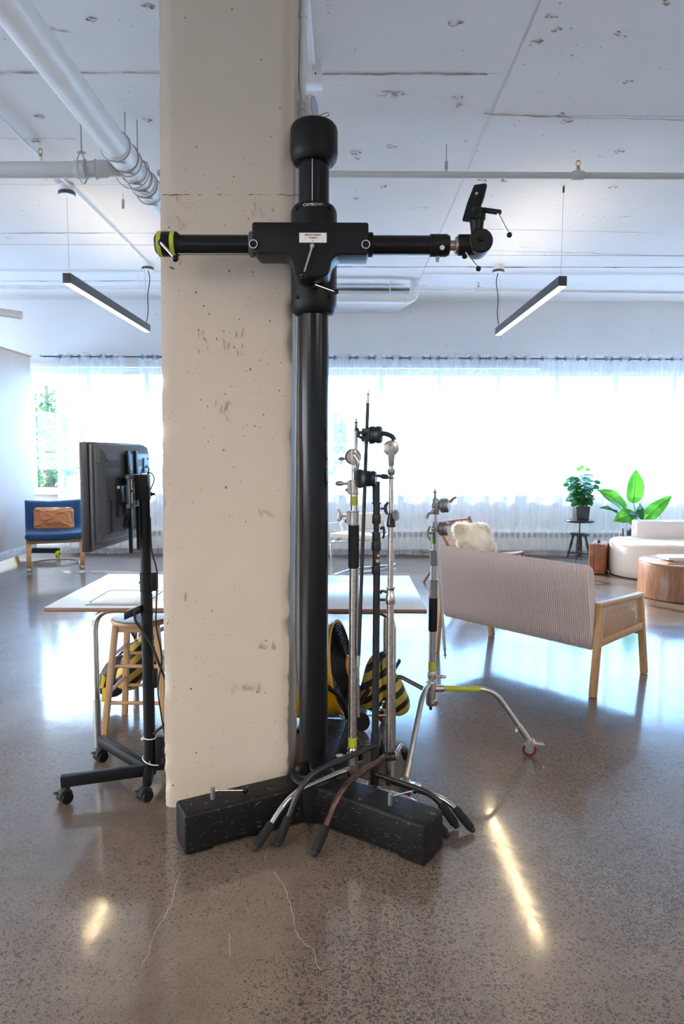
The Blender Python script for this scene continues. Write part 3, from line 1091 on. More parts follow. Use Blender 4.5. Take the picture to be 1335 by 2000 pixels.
sp = thing('sprinkler_pipe', 'white sprinkler pipe with brass head running across the ceiling nearer the camera', 'pipe', (0, 5.35, 3.67), group=None)
MB().cyl((-1.42, 5.36, 3.69), (8.5, 5.34, 3.655), .024, n=16).build('pipe_run', M_greypipe, sp)
MB().cyl((1.70, 5.35, 3.678), (1.79, 5.35, 3.678), .033, n=16, ch=.004).build('tee', M_greypipe, sp)
MB().cyl((1.745, 5.35, 3.69), (1.745, 5.35, 3.72), .02, n=12).build('tee_neck', M_greypipe, sp)
sprinkler(sp, (1.745, 5.35, 3.715))
MB().cyl((.754, 5.35, 3.70), (.754, 5.35, ZC), .004, n=8).build('hanger_rod', M_wire, sp)
MB().box((.754, 5.35, 3.745), (.022, .022, .06)).build('hanger_clip', M_wire, sp, bevel=.003)
sp2 = thing('sprinkler_pipe', 'white sprinkler pipe close to the window wall behind the right pendant lamp', 'pipe', (0, 9.2, 3.7))
MB().cyl((.9, 9.2, 3.732), (8.5, 9.2, 3.66), .024, n=14).build('pipe_run', M_pipe, sp2)
MB().cyl((1.70, 9.2, 3.725), (1.79, 9.2, 3.725), .036, n=14, ch=.004).build('tee', M_pipe, sp2)
sprinkler(sp2, (1.745, 9.2, 3.75))
MB().cyl((-6.5, 9.15, 3.72), (-1.7, 9.15, 3.72), .03, n=14).build('pipe_run', M_pipe, sp2)
MB().cyl((-2.7, 9.15, 3.75), (-2.7, 9.15, ZC), .006, n=8).build('hanger_rod', M_pipe, sp2)
gp = thing('heating_pipe', 'pair of pale fat pipes with an elbow rising into the ceiling, behind the black column', 'pipe', (.3, 9.4, 3.65))
MB().tube(fillet([(-.9, 9.45, 3.66), (.93, 9.45, 3.66), (.93, 9.45, 3.92)], .09), .062, 16).build('pipe_run', M_pipe, gp)
MB().cyl((-.9, 9.75, 3.76), (.80, 9.75, 3.76), .06, n=16, ch=.02).build('pipe_run', M_pipe, gp)
MB().torus((.80, 9.45, 3.66), (1, 0, 0), .066, .006, 20, 6).build('elbow_band', M_pipe, gp)
MB().cyl((.60, 9.45, 3.6), (.60, 9.45, ZC), .008, n=8).build('hanger_rod', M_pipe, gp)

for (x, ys, lab) in ((-2.40, 3.6, 'thin white conduit on the ceiling joining the left pendant lamp mounts'),):
    c = thing('ceiling_conduit', lab, 'conduit', (x, ys, 3.85))
    MB().cyl((x + .04, ys, 3.872), (x - .01, 8.80, 3.872), .013, n=10).build('conduit', M_pipe, c)
    for yy in (4.6, 5.5, 7.2):
        MB().box((x + .02, yy, 3.884), (.07, .02, .012)).build('strap', M_pipe, c, bevel=.002)
    sprinkler(c, (-2.30, 5.35, 3.79))
    MB().cyl((-2.30, 5.35, 3.80), (-2.30, 5.35, 3.76), .016, n=10).build('neck', M_pipe, c)

# services on the pillar's right side
cd = thing('electrical_conduit', 'painted metal conduits running down the right side of the pillar', 'conduit', (-.2, 3.2, .35))
MB().tube(smooth([Vector(p) for p in ((-.180, 3.06, 3.9), (-.184, 3.06, 3.42), (-.188, 3.06, 3.30), (-.190, 3.06, 3.18), (-.182, 3.06, 3.085))], 6), .0145, 12).build('upper_conduit', M_pipe, cd)
MB().tube(smooth([Vector(p) for p in ((-.194, 3.12, 3.0), (-.214, 3.12, 1.2), (-.217, 3.12, .75), (-.210, 3.12, .55), (-.196, 3.12, .42))], 6), .0115, 10).build('lower_conduit', M_pipe, cd)
MB().tube([(-.187, 3.3, 3.9), (-.208, 3.3, 1.9), (-.224, 3.3, .42)], .010, 10).build('rear_conduit', M_pipe, cd)
MB().cyl((-.184, 3.06, 3.44), (-.184, 3.06, 3.425), .02, n=12).build('strap', M_pipe, cd)
bx = thing('junction_box', 'small white electrical box on the pillar behind the top of the black column', 'electrical box', (-.185, 3.06, 2.99))
MB().box((-.182, 3.06, 3.035), (.050, .06, .095)).build('box_body', M_greypipe, bx, bevel=.004)
k_ = MB()
for z in (3.03, 3.06):
    k_.torus((-.184, 3.029, z), (0, 1, 0), .013, .0012, 16, 5)
k_.build('knockout', M_wire, bx)
al = thing('alarm_strobe', 'round white alarm disc seen edge-on beside the small electrical box', 'alarm', (-.13, 3.08, 3.02))
MB().lathe([(.02, 0), (.052, .003), (.055, .012), (.05, .02)], (-.158, 3.09, 3.075), (1, -.30, 0), 28).build('rim', M_pipe, al)
MB().lathe([(.046, 0), (.046, .003), (.03, .006), (.01, .007)], (-.1385, 3.0845, 3.075), (1, -.30, 0), 24).build('lens', mat('blue_lens', (.42, .46, .66), .15, bump=.5, bs=300), al)
MB().box((-.135, 3.07, 3.018), (.06, .05, .03)).build('base', M_greypipe, al, bevel=.006)
MB().cyl((-.105, 3.05, 3.022), (-.075, 3.04, 3.030), .009, n=8).build('wing_screw', M_steel, al)
jb = thing('ceiling_junction_box', 'square white junction box with conduit hanging from the ceiling right of the pillar', 'electrical box', (-.20, 4.20, 3.74))
MB().box((-.200, 4.22, 3.80), (.115, .12, .115)).build('box_body', M_pipe, jb, bevel=.005)
MB().tube([(-.20, 2.4, 3.860), (-.198, 3.6, 3.845), (-.196, 4.17, 3.82)], .017, 12).build('conduit', M_pipe, jb)
MB().cyl((-.197, 4.12, 3.823), (-.196, 4.163, 3.821), .024, n=8).build('connector', M_pipe, jb)
k_ = MB()
for dx, dz in ((-.045, .02), (.02, .02)):
    k_.cyl((-.200 + dx, 4.158, 3.76 + dz), (-.200 + dx, 4.1605, 3.76 + dz), .005, n=8)
k_.build('hole', M_ink, jb)
MB().cyl((-.20, 4.22, 3.855), (-.20, 4.22, 3.90), .02, n=12).build('stem', M_pipe, jb)
hk = MB().cyl((-2.001, 6.351, 3.9), (-1.876, 5.95, 3.697), .004, n=8).cyl((-1.876, 5.95, 3.705), (-1.877, 5.95, 3.63), .013, n=10)
tag(hk.build('capped_stub', M_greypipe), 'short grey capped stub hanging from the ceiling below the drain pipe tee', 'pipe')

# ---------------------------------------------------------------- pendant bar lamps


def pendant(x, y0, y1, z, label, cordend, group=None, canopy=True, rot=None):
    t = thing('pendant_lamp', label, 'lamp', (x, (y0 + y1) / 2, z), group=group)
    w, h = .072, .085
    zc = z + h / 2
    MB().box((x, (y0 + y1) / 2, zc), (w, y1 - y0, h)).build('housing', M_bar, t, bevel=.002)
    MB().box((x, (y0 + y1) / 2, z - .001), (w - .012, y1 - y0 - .02, .006)).build('diffuser', M_glow, t)
    MB().box((x, (y0 + y1) / 2, z + h + .001), (w - .02, y1 - y0 - .1, .006)).build('top_diffuser', M_glowup, t)
    for k, yy in enumerate((y0 + .06, y1 - .06)):
        MB().cyl((x, yy, z + h), (x, yy, ZC - .03), .0016, n=6).build('suspension_wire', M_wire, t)
        if (canopy and k == 0) or k == 1:
            c = MB().cyl((x, yy + .12 * (k == 1), ZC), (x, yy + .12 * (k == 1), ZC - .055), .062, n=24).build('canopy', M_pipe, t)
            MB().cyl((x, yy + .12 * (k == 1), ZC - .055), (x, yy + .12 * (k == 1), ZC - .085), .072, n=28, ch=.004).build('canopy_cover', M_bar, c)
            MB().cyl((x, yy + .12 * (k == 1), ZC - .084), (x, yy + .12 * (k == 1), ZC - .089), .066, n=28).build('canopy_plate', M_pipe, c)
        else:
            MB().cyl((x, yy, ZC), (x, yy, ZC - .05), .009, n=8).build('wire_anchor', M_bar, t)
    ye = y1 - .06
    pts = [Vector(p) for p in ((x, ye + .13, ZC - .085), (x + .02 * cordend, ye + .13, ZC - .2), (x + .0 * cordend, ye + .1, ZC - .4), (x + .02 * cordend, ye + .03, ZC - .6), (x, ye, z + h))]
    MB().tube(pts, .0055, 8, sm=5).build('power_cord', M_rubber, t)
    return t


pendant(-2.43, 6.10, 8.55, 3.055, 'black bar pendant lamp lit warm white, hanging left of the pillar', 1)
pendant(1.89, 6.10, 8.62, 3.045, 'black bar pendant lamp lit warm white, hanging right of the black column', -1, canopy=False)
t = thing('pendant_lamp', 'short piece of a grey bar pendant lamp above the beige partition, far left', 'lamp', (-4.4, 7.15, 3.1))
pa, pb = Vector((-3.68, 7.92, 3.13)), Vector((-5.6, 5.9, 3.13))
MB().beam(pa, pb, .072, .075).build('housing', M_galv, t, bevel=.002)
dz = Vector((0, 0, -.041))
MB().beam(pa + dz, pb + dz, .06, .005).build('diffuser', M_print, t)
for q in (.1, .9):
    MB().cyl(pa.lerp(pb, q) + V(0, 0, .03), Vector((pa.lerp(pb, q).x, pa.lerp(pb, q).y, ZC)), .0016, n=6).build('suspension_wire', M_wire, t)
# the same lamps continue behind the photographer
pendant(-2.43, -1.6, .85, 3.055, 'bar pendant lamp behind the viewpoint on the left', 1, 'pendant lamps behind the viewpoint')
pendant(1.89, -1.6, .85, 3.045, 'bar pendant lamp behind the viewpoint on the right', -1, 'pendant lamps behind the viewpoint')
for x, y in ((-2.43, -.4), (1.89, -.4), (-5.2, -.4), (-2.43, 7.3), (1.89, 7.3), (5.0, -.4)):
    d = bpy.data.lights.new('bar_lamp_light', 'AREA')
    d.shape = 'RECTANGLE'
    d.size = .06
    d.size_y = 2.4
    d.energy = 44 if y < 0 else 11
    d.color = (1.0, .86, .70) if y < 0 else (1.0, .74, .42)
    o = bpy.data.objects.new('bar_lamp_light', d)
    COL.objects.link(o)
    o.location = (x, y, 3.035)

# ---------------------------------------------------------------- curtain rod and sheer curtains
rod = thing('curtain_rod', 'long grey steel curtain rod above the windows', 'curtain rod', (0, 10.37, 3.0))
MB().cyl((-4.52, 10.37, 3.0), (8.2, 10.37, 2.99), .0125, n=12).build('rod', M_rod, rod)
MB().sphere((-4.55, 10.37, 3.0), .024, 10).build('finial', M_steel, rod)
for x in (-4.44, -2.6, -.2, 2.1, 4.4, 6.7):
    MB().tube([(x, 10.37, 3.0), (x, 10.60, 3.03), (x, 10.70, 3.03)], .008, 8).build('bracket', M_steel, rod)

cgroup = 'sheer curtain panels on the long rod'
clabels = {0: 'sheer white curtain panel farthest left, beside the beige partition', 1: 'sheer white curtain panel behind the tilted black monitor', 2: 'sheer white curtain panel mostly hidden by the concrete pillar', 3: 'sheer white curtain panel directly right of the black studio column', 4: 'sheer white curtain panel behind the chrome light stand with olive tape', 5: 'sheer white curtain panel behind the rattan lounge chair', 6: 'sheer white curtain panel left of the bushy potted plant', 7: 'sheer white curtain panel behind the big-leaf plant', 8: 'sheer white curtain panel at the right edge, above the white sofa', 9: 'sheer white curtain panel beyond the right edge of the view'}
starts = {1: -3.10, 2: -2.42}
ends = {0: -3.30, 1: -2.62, 2: -.56}
edges = [-4.36, -3.02, -2.02, -.62, .62, 1.72, 2.78, 3.72, 4.78, 6.2, 7.8]
for ci in range(10):
    x0, x1 = starts.get(ci, edges[ci]), ends.get(ci, edges[ci + 1])
    r_ = random.Random(ci * 7 + 3)
    waves = max(3, round((x1 - x0) / .29))
    ph = 0.0
    # uneven fold spacing
    ks = [0]
    for k in range(waves * 2):
        ks.append(ks[-1] + r_.uniform(.55, 1.45))
    tot = ks[-1]
    ks = [x0 + (x1 - x0) * k / tot for k in ks]
    t = thing('curtain', clabels[ci], 'curtain', ((x0 + x1) / 2, 10.37, .03), group=cgroup)
    nu = waves * 2 * 9 + 1

    def P(u, v, ks=ks, nu=nu, waves=waves, r_=ci):
        i = u * waves * 2
        k = min(int(i), waves * 2 - 1)
        f = i - k
        x = ks[k] + (ks[k + 1] - ks[k]) * f
        a = math.sin(PI * f) * (1 if k % 2 == 0 else -1)
        z = 3.055 - v * (3.055 - .028)
        low = v
        amp = .045 * (1 - .25 * low) + .012 * noise.noise(Vector((x * 3, r_, low * 2)))
        wob = .02 * low * noise.noise(Vector((x * 5, r_ + 9, low * 1.5)))
        x += .03 * low * noise.noise(Vector((x * 2.2, r_ + 3, low * 1.2)))
        return Vector((x, 10.37 + (ci % 2) * .0 + a * amp + wob, z + (.006 * math.sin(x * 9) if v > .98 else 0)))
    MB().grid(P, nu, 22).build('sheer_fabric', M_curtain, t, ang=180)
    MB().grid(lambda u, v: P(u, .985 + v * .015) + Vector((0, -.0015, 0)), nu, 3).build('hem', M_curtain, t, ang=180)
    for k in range(1, waves * 2):
        s_ = -1 if k % 2 else 1
        ringax = Vector((.45, s_ * .9, 0))
        MB().torus((ks[k], 10.37, 2.997), ringax, .029, .0055, 18, 6).build('grommet', M_rod, t)

# ================================================================ the black studio camera stand
def text_mesh(txt, size, mat_, parent, loc, name='lettering', rot=(PI / 2, 0, 0), bend=None, ext=.0004):
    parent = cap_depth(parent)
    cu = bpy.data.curves.new(name, 'FONT')
    cu.body = txt
    cu.size = size
    cu.align_x = 'CENTER'
    cu.align_y = 'CENTER'
    cu.extrude = ext
    cu.resolution_u = 3
    tmp = bpy.data.objects.new(name + '_src', cu)
    COL.objects.link(tmp)
    dg = bpy.context.evaluated_depsgraph_get()
    me = bpy.data.meshes.new_from_object(tmp.evaluated_get(dg))
    bpy.data.objects.remove(tmp)
    M = Matrix.Translation(Vector(loc)) @ Euler(rot).to_matrix().to_4x4()
    off = OFF.get(parent.name, Vector((0, 0, 0)))
    for v in me.vertices:
        p = M @ v.co
        if bend:
            cx_, cy_, r = bend
            dx = p.x - cx_
            dy = loc[1] - p.y
            p.y = cy_ - math.sqrt(max(1e-6, r * r - dx * dx)) - .0004 - dy
        v.co = p - off
    me.materials.clear()
    me.materials.append(mat_)
    me.name = name
    o = bpy.data.objects.new(name, me)
    COL.objects.link(o)
    o.parent = parent
    return o


def lever(parent, a, b, r=.0045, rb=.011, hub=0, name='lock_lever', m=None):
    a, b = Vector(a), Vector(b)
    mb = MB().cyl(a, b, r * 1.15, r * .85, 10)
    if hub:
        mb.sphere(a, hub, 12)
    o = mb.build(name, m or M_chrome, parent)
    MB().sphere(b, rb, 14).build('knob', M_blackgloss, o)
    return o


PX, PY = -.131, 2.91
st = thing('studio_stand', 'tall black studio camera stand column with crossarm on a three-armed base', 'camera stand', (PX, PY, 0))
hub = MB().lathe([(.105, 0), (.108, .15), (.10, .172), (.085, .182)], (PX, PY, .008), n=28).build('base_hub', M_black, st)
scuff = mat('scuffed_black_casting', (0.018, 0.019, 0.022), 0.5, bump=.12, bs=120, spec=.22)
nt = scuff.node_tree
tcn = nd(nt, 'ShaderNodeTexCoord')
mpn = nd(nt, 'ShaderNodeMapping')
mpn.inputs['Scale'].default_value = (14, 14, 60)
ns = nd(nt, 'ShaderNodeTexNoise', Scale=2.4, Detail=6.0, Roughness=.7)
mr = nd(nt, 'ShaderNodeMapRange', From_Min=.615, From_Max=.67)
mxn = nd(nt, 'ShaderNodeMix', data_type='RGBA')
mxn.inputs['A'].default_value = (.008, .0085, .010, 1)
mxn.inputs['B'].default_value = (.20, .19, .175, 1)
nt.links.new(tcn.outputs['Object'], mpn.inputs[0])
nt.links.new(mpn.outputs[0], ns.inputs['Vector'])
nt.links.new(ns.outputs['Fac'], mr.inputs['Value'])
nt.links.new(mr.outputs[0], mxn.inputs['Factor'])
nt.links.new(mxn.outputs['Result'], nt.nodes['Principled BSDF'].inputs['Base Color'])
for ex, ey, wd in ((-.655, 2.628, .146), (.360, 2.568, .162), (-.035, 3.56, .140)):
    a = Vector((PX, PY, 0))
    b = Vector((ex, ey, 0))
    d = (b - a).normalized()
    sd = Vector((-d.y, d.x, 0))
    L_ = (b - a).length
    mb = MB()
    prof = [(-wd / 2 + .006, .0), (wd / 2 - .006, 0), (wd / 2, .02), (wd / 2 - .002, .158), (wd / 2 - .012, .168), (-wd / 2 + .012, .168), (-wd / 2 + .002, .158), (-wd / 2, .02)]
    secs = [(0, .94, .0), (L_ * .45, .97, .004), (L_ - .12, 1, .006), (L_ - .11, 1, 0), (L_ - .008, 1, 0), (L_, .94, .0)]
    vs = []
    for t_, sc_, up_ in secs:
        for (q, z) in prof:
            z2 = z if z > .05 else z + up_ * 2
            if t_ == L_:
                z2 = .006 + z * .94
            vs.append(a + d * t_ + sd * q * sc_ + Vector((0, 0, z2 + .002)))
    np_ = len(prof)
    fs = [tuple(range(np_)), tuple(reversed([(len(secs) - 1) * np_ + k for k in range(np_)]))]
    for i in range(len(secs) - 1):
        for k in range(np_):
            k2 = (k + 1) % np_
            fs.append((i * np_ + k2, i * np_ + k, (i + 1) * np_ + k, (i + 1) * np_ + k2))
    mb.add(vs, fs)
    mb.build('base_arm', scuff, st, bevel=.007, seg=3)
for p0, p1 in (((-.537, 2.70, .160), (-0.41, 2.74, 0.186)), ((.192, 2.66, .160), (0.298, 2.72, 0.2)), ((-.10, 3.42, .160), (-0.055, 3.5, 0.152))):
    p0 = Vector(p0)
    s_ = MB().cyl(p0, p0 + V(0, 0, .058), .010, n=12, ch=.0015).build('levelling_screw', M_castgrey, st)
    lever(s_, p0 + V(0, 0, .045), p1, .0035, .0125)
# column with its measuring slot
MB().cyl((PX, PY, .185), (PX, PY, 2.82), .0625, n=40).build('column', M_blackgloss, st)
MB().lathe([(.082, 0), (.078, .02), (.066, .03)], (PX, PY, .185), n=32).build('column_foot', M_black, st)
MB().box((PX - .004, PY - .0625, 2.69), (.0035, .003, .22)).build('guide_slot', M_galv, st)
MB().cyl((PX - .056, PY - .062, .232), (PX - .040, PY - .085, .232), .027, .024, n=20, ch=.003).build('foot_knob', M_black, st)
cap = MB().lathe([(.066, 0), (.082, .004), (.092, .018), (.097, .040), (.097, .128), (.094, .144), (.084, .156), (.05, .160)], (PX, PY, 2.768), n=40).build('top_cap', M_black, st)
# carriage sleeve
slv = MB().lathe([(.066, 0), (.078, .002), (.088, .012), (.0945, .034), (.0950, .06), (.0950, .405), (.093, .420), (.084, .434), (.066, .438)], (PX, PY, 2.165), n=44).build('carriage_sleeve', M_black, st)
for dx, z in ((-.066, 2.575), (.064, 2.575), (-.066, 2.225), (.066, 2.225)):
    yy = PY - math.sqrt(.095 ** 2 - dx ** 2)
    d = Vector((dx, -(PY - yy), 0)).normalized()
    c = Vector((PX + dx, yy, z))
    MB().cyl(c - d * .003, c + d * .005, .0085, n=14, ch=.001).cyl(c + d * .004, c + d * .0065, .004, n=6).build('sleeve_bolt', M_blackgloss, slv)
text_mesh('CAMBO', .0155, M_print, slv, (PX - .012, PY - .095, 2.580), 'brand_lettering', bend=(PX, PY, .0950))
text_mesh('UST', .0125, M_print, slv, (PX + .0285, PY - .095, 2.582), 'model_lettering', bend=(PX, PY, .0950))
for dx in (-.039, .046):
    text_mesh('·', .022, M_print, slv, (PX + dx, PY - .095, 2.580), 'mark_dot', bend=(PX, PY, .0950))
# crossarm housing
BY = 2.752
h = MB()
z0, z1 = 2.350, 2.470
xl, xr, cx_ = -.357, .087, -.131
poly = [(xl, z1), (xl, z0 + .02), (xl + .02, z0), (cx_ - .10, z0), (cx_ - .078, z0 - .022), (cx_ - .068, z0 - .070), (cx_ - .045, z0 - .086), (cx_ + .045, z0 - .086), (cx_ + .068, z0 - .070), (cx_ + .078, z0 - .022), (cx_ + .10, z0), (xr, z0), (xr, z1)]
h.prism(poly, (0, BY, 0), (1, 0, 0), (0, 0, 1), .142)
hs = h.build('crossarm_housing', M_black, st, bevel=.009, seg=3)
F = BY - .071
pl = MB().box((-.1245, F - .0008, 2.4105), (.104, .0016, .036)).build('name_plate', M_labelwhite, hs)
for tx, dz in (('ESPACE URBAIN', .010), ('STUDIO', -.0005), ('4', -.011)):
    text_mesh(tx, .0085, M_ink, hs, (-.1245, F - .0024, 2.4105 + dz))
for x in (xl + .0065, xr - .0105):
    k_ = MB().cyl((x, F + .004, 2.384), (x, F - .010, 2.384), .0155, n=26, ch=.001).build('friction_knob', M_black, hs)
    MB().torus((x, F - .011, 2.384), (0, 1, 0), .0150, .0014, 28, 6).build('knob_rim', M_print, k_)
MB().cyl((-.127, F + .002, 2.379), (-.127, F - .012, 2.379), .0085, n=16, ch=.001).build('lever_hub', M_steel, hs)
lever(hs, (-.127, F - .010, 2.376), (-0.159, 2.64, 2.262), .0048, .0125)
MB().box((-.121, 2.81, 2.285), (.018, .02, .07)).cyl((-.115, 2.80, 2.255), (-.115, 2.78, 2.255), .008, n=10).build('brake_bracket', M_black, slv, bevel=.002)
lever(slv, (-.117, 2.785, 2.262), (-0.036, 2.72, 2.219), .0045, .0105)
# horizontal arm
AZ, AY = 2.404, 2.752
MB().cyl((-.66, AY, AZ), (xl + .01, AY, AZ), .0375, n=32).build('arm_tube', M_blackgloss, st)
MB().cyl((xr - .01, AY, AZ), (.335, AY, AZ), .0375, n=32).build('arm_tube', M_blackgloss, st)
MB().beam((-.66, AY - .012, AZ - .0375), (xl, AY - .012, AZ - .0375), .006, .003).beam((xr, AY - .012, AZ - .0375), (.33, AY - .012, AZ - .0375), .006, .003).build('arm_scale', M_castgrey, st)
cl = MB().cyl((xl - .018, AY, AZ + .002), (xl + .001, AY, AZ + .002), .048, n=30, ch=.003).build('arm_collar', mat('dusty_black', (.10, .095, .09), .7, var=.5, vs=120), st)
for a in (.6, 2.2, 3.6, 5.1):
    MB().cyl((xl - .021, AY + .041 * math.sin(a), AZ + .041 * math.cos(a)), (xl - .016, AY + .041 * math.sin(a), AZ + .041 * math.cos(a)), .005, n=8).build('collar_screw', M_ink, cl)
MB().cyl((xr - .001, AY, AZ + .002), (xr + .020, AY, AZ + .002), .046, n=30, ch=.003).build('arm_collar', M_black, st)
ec = MB().lathe([(.034, 0), (.045, .012), (.047, .02), (.047, .082), (.038, .094)], (-.742, AY, AZ + .002), (1, 0, 0), n=32).build('arm_end_cap', M_black, st)
for x in (-.723, -.672):
    MB().lathe([(.0472, 0), (.0482, .0005), (.0482, .0165), (.0472, .017)], (x - .008, AY, AZ + .002), (1, 0, 0), n=32, caps=False).build('yellow_tape_band', M_tape, ec)
MB().sphere((-.708, 2.698, AZ - .008), .013, 12).build('lever_hub', M_black, ec)
lever(ec, (-.708, 2.692, AZ - .008), (-0.643, 2.65, 2.323), .005, .0125)
ce = MB().lathe([(.038, 0), (.0425, .004), (.0425, .066), (.036, .078)], (.327, AY, AZ), (1, 0, 0), n=32).build('arm_nose', M_black, st)
MB().cyl((.372, AY - .044, AZ - .020), (.372, AY - .034, AZ - .018), .0095, n=14, ch=.001).build('nose_button', M_galv, ce)
MB().cyl((.362, AY, AZ - .035), (.358, AY - .006, AZ - .062), .007, n=10).build('nose_pin', M_galv, ce)
# tilting head
hd = MB().cyl((.40, AY, AZ), (.434, AY, AZ), .0195, n=20).cyl((.428, AY, AZ), (.438, AY, AZ), .0335, n=26, ch=.002).build('head_shaft', mat('worn_brass_thread', (.42, .34, .28), .35, 1.0, var=.3, vs=90), st)
hb = MB().cyl((.437, AY, AZ + .002), (.52, AY, AZ + .002), .040, n=28, ch=.004)
hc = Vector((.520, AY, AZ + .006))
hb.lathe([(.040, -.052), (.046, -.046), (.047, -.02), (.047, .02), (.046, .046), (.040, .052)], hc, (0, -1, .0), 32)
head = hb.build('tilt_head', M_black, st)
MB().cyl(hc + V(0, -.052, .004), hc + V(0, -.068, .004), .009, n=14, ch=.002).build('tilt_knob', M_blackgloss, head)
neck = MB().lathe([(.022, 0), (.025, .03), (.030, .072), (.030, .098)], hc + V(-.010, -.008, .030), (-.02, -.02, 1), 20).build('head_neck', M_black, head)
MB().lathe([(.0315, 0), (.034, .004), (.034, .028), (.0315, .032)], hc + V(-.012, -.010, .085), (-.02, -.02, 1), 20).build('neck_clamp', M_black, neck)
# camera plate, tilted up steeply
plc = hc + V(-.018, -.004, .155)
pu = Vector((.30, .22, .93)).normalized()
pw = Vector((.80, -.58, .0))
pw = (pw - pu * pw.dot(pu)).normalized()
mb = MB()
mb.prism([(-.030, -.078), (.026, -.050), (.030, .02), (.026, .078), (-.026, .078), (-.032, .0)], plc, pw, pu, .016)
plate = mb.build('camera_plate', M_black, head, bevel=.003)
pn = pw.cross(pu).normalized()
MB().box(plc + pn * .010 + pu * .02, (.002, .002, .002)).cyl(plc + pu * .034 - pn * .011, plc + pu * .034 + pn * .011, .006, n=12).build('plate_screw', M_galv, plate)
MB().beam(plc - pu * .075, plc - pu * .055, .05, .03, up=tuple(pn)).build('plate_rail', M_black, plate, bevel=.004)
ha = MB().cyl((0.532, 2.74, 2.535), (0.591, 2.7, 2.512), .0100, n=14, ch=.002).build('handle_arm', M_black, head)
lever(ha, (0.581, 2.7, 2.507), (0.622, 2.68, 2.423), .0045, .0105)
lw = MB().cyl(hc + V(-.055, -.0, -.036), hc + V(-.055, -.006, -.052), .010, n=12).build('lower_hub', M_black, head)
lever(lw, (0.46, 2.74, 2.385), (0.511, 2.7, 2.303), .0045, .0105)

# ================================================================ light stands


def wing(parent, p, d, up, m, s=1.0, name='wing_lever'):
    """a cast T-handle: threaded stem plus a bent wing"""
    p, d, up = Vector(p), Vector(d).normalized(), Vector(up).normalized()
    mb = MB().cyl(p, p + d * .022 * s, .005 * s, n=10)
    q = p + d * .022 * s
    mb.sphere(q, .009 * s, 10)
    mb.tube([q - up * .026 * s + d * .010 * s, q - up * .012 * s + d * .002 * s, q, q + up * .014 * s + d * .002 * s, q + up * .030 * s + d * .014 * s], [.006 * s, .0075 * s, .008 * s, .0075 * s, .005 * s], 8)
    return mb.build(name, m, parent)


def spoon(parent, p, d, m, s=1.0):
    """straight tapered finger lever"""
    p, d = Vector(p), Vector(d).normalized()
    mb = MB().cyl(p, p + d * .018 * s, .0055 * s, n=10)
    mb.lathe([(.005 * s, .016 * s), (.009 * s, .022 * s), (.0105 * s, .032 * s), (.009 * s, .046 * s), (.004 * s, .052 * s)], p, d, 12)
    return mb.build('finger_lever', m, parent)


def collar(parent, x, y, z0, z1, r, m, box=-1, name='riser_collar'):
    mb = MB()
    mb.lathe([(r * 1.18, 0), (r * 1.18, .004), (r, .006), (r * 1.0, (z1 - z0) * .55), (r * 1.06, (z1 - z0) * .56), (r * 1.06, z1 - z0 - .006), (r * 1.2, z1 - z0 - .004), (r * 1.2, z1 - z0)][::1], (x, y, z0), n=22)
    if box:
        mb.box((x + box * r * 1.1, y, (z0 + z1) / 2), (r * .9, r * 1.3, (z1 - z0) * .86))
    return mb.build(name, m, parent)


def griphead(parent, c, axis, m, r=.034, t=.042, grooves=True):
    c, axis = Vector(c), Vector(axis).normalized()
    pr = [(r * .86, -t / 2), (r, -t / 2 + .004), (r, -.004), (r * .93, -.002), (r * .93, .002), (r, .004), (r, t / 2 - .010), (r * .8, t / 2)]
    return MB().lathe(pr, c, axis, 26).build('grip_head', m, parent)


def leg(parent, hubp, foot, bend, zb, r, m, foam=.105, zf=.0):
    """straight from the hub, elbow, down to a foam-sleeved foot; bend = fraction of the way"""
    hubp, foot = Vector(hubp), Vector(foot)
    e = hubp.lerp(Vector((foot.x, foot.y, hubp.z)), bend)
    e.z = zb
    tip = Vector((foot.x, foot.y, .012))
    pts = fillet([hubp, e, tip.lerp(e, .12)], .10, 8)
    o = MB().tube(pts, r, 12).build('leg', m, parent)
    if foam:
        d = (e - tip).normalized()
        a = tip + d * .012
        MB().lathe([(r * 1.0, 0), (r * 1.50, .006), (r * 1.55, foam * .5), (r * 1.42, foam - .004), (r * 1.1, foam)], a, d, 16).build('foam_foot_sleeve', M_foam, o)
        MB().sphere(tip + d * .010, r * 1.25, 10, (1, 1, .9)).build('foot_plug', M_rubber, o)
    return o


def castor(parent, x, y, r=.036, ax=(1, 0, 0), plate=True, wheel=None, m=None, brake=(1, 0)):
    ax = Vector(ax).normalized()
    f = Vector((-ax.y, ax.x, 0))
    c = Vector((x, y, r + .001))
    o = MB().cyl(c - ax * .011, c + ax * .011, r, n=26, ch=.004).build('castor_wheel', wheel or M_red, parent)
    MB().cyl(c - ax * .0125, c + ax * .0125, r * .62, n=20).build('hub_disc', M_zinc, o)
    fk = MB()
    for s_ in (-1, 1):
        fk.prism([(-.012, -.006), (.012, -.006), (.030, r * 1.05), (-.030, r * 1.05)], c + ax * s_ * .018, f, (0, 0, 1), .0025)
    fk.box(c + V(0, 0, r * 1.08), (.046, .046, .003))
    fk.cyl(c + V(0, 0, r * 1.08), c + V(0, 0, r * 1.08 + .014), .026, n=22, ch=.002)
    fk.cyl(c - ax * .022, c + ax * .022, .005, n=10)
    fk.build('castor_fork', M_zinc, o)
    if plate:
        b = Vector((brake[0], brake[1], 0)).normalized()
        bp_ = c + V(0, 0, r * 1.02)
        MB().beam(bp_ + b * .01, bp_ + b * .072 + V(0, 0, -.006), .040, .003).beam(bp_ + b * .072 + V(0, 0, -.006), bp_ + b * .080 + V(0, 0, -.022), .030, .003).build('brake_pedal', M_zinc, o, bevel=.001)
    return o


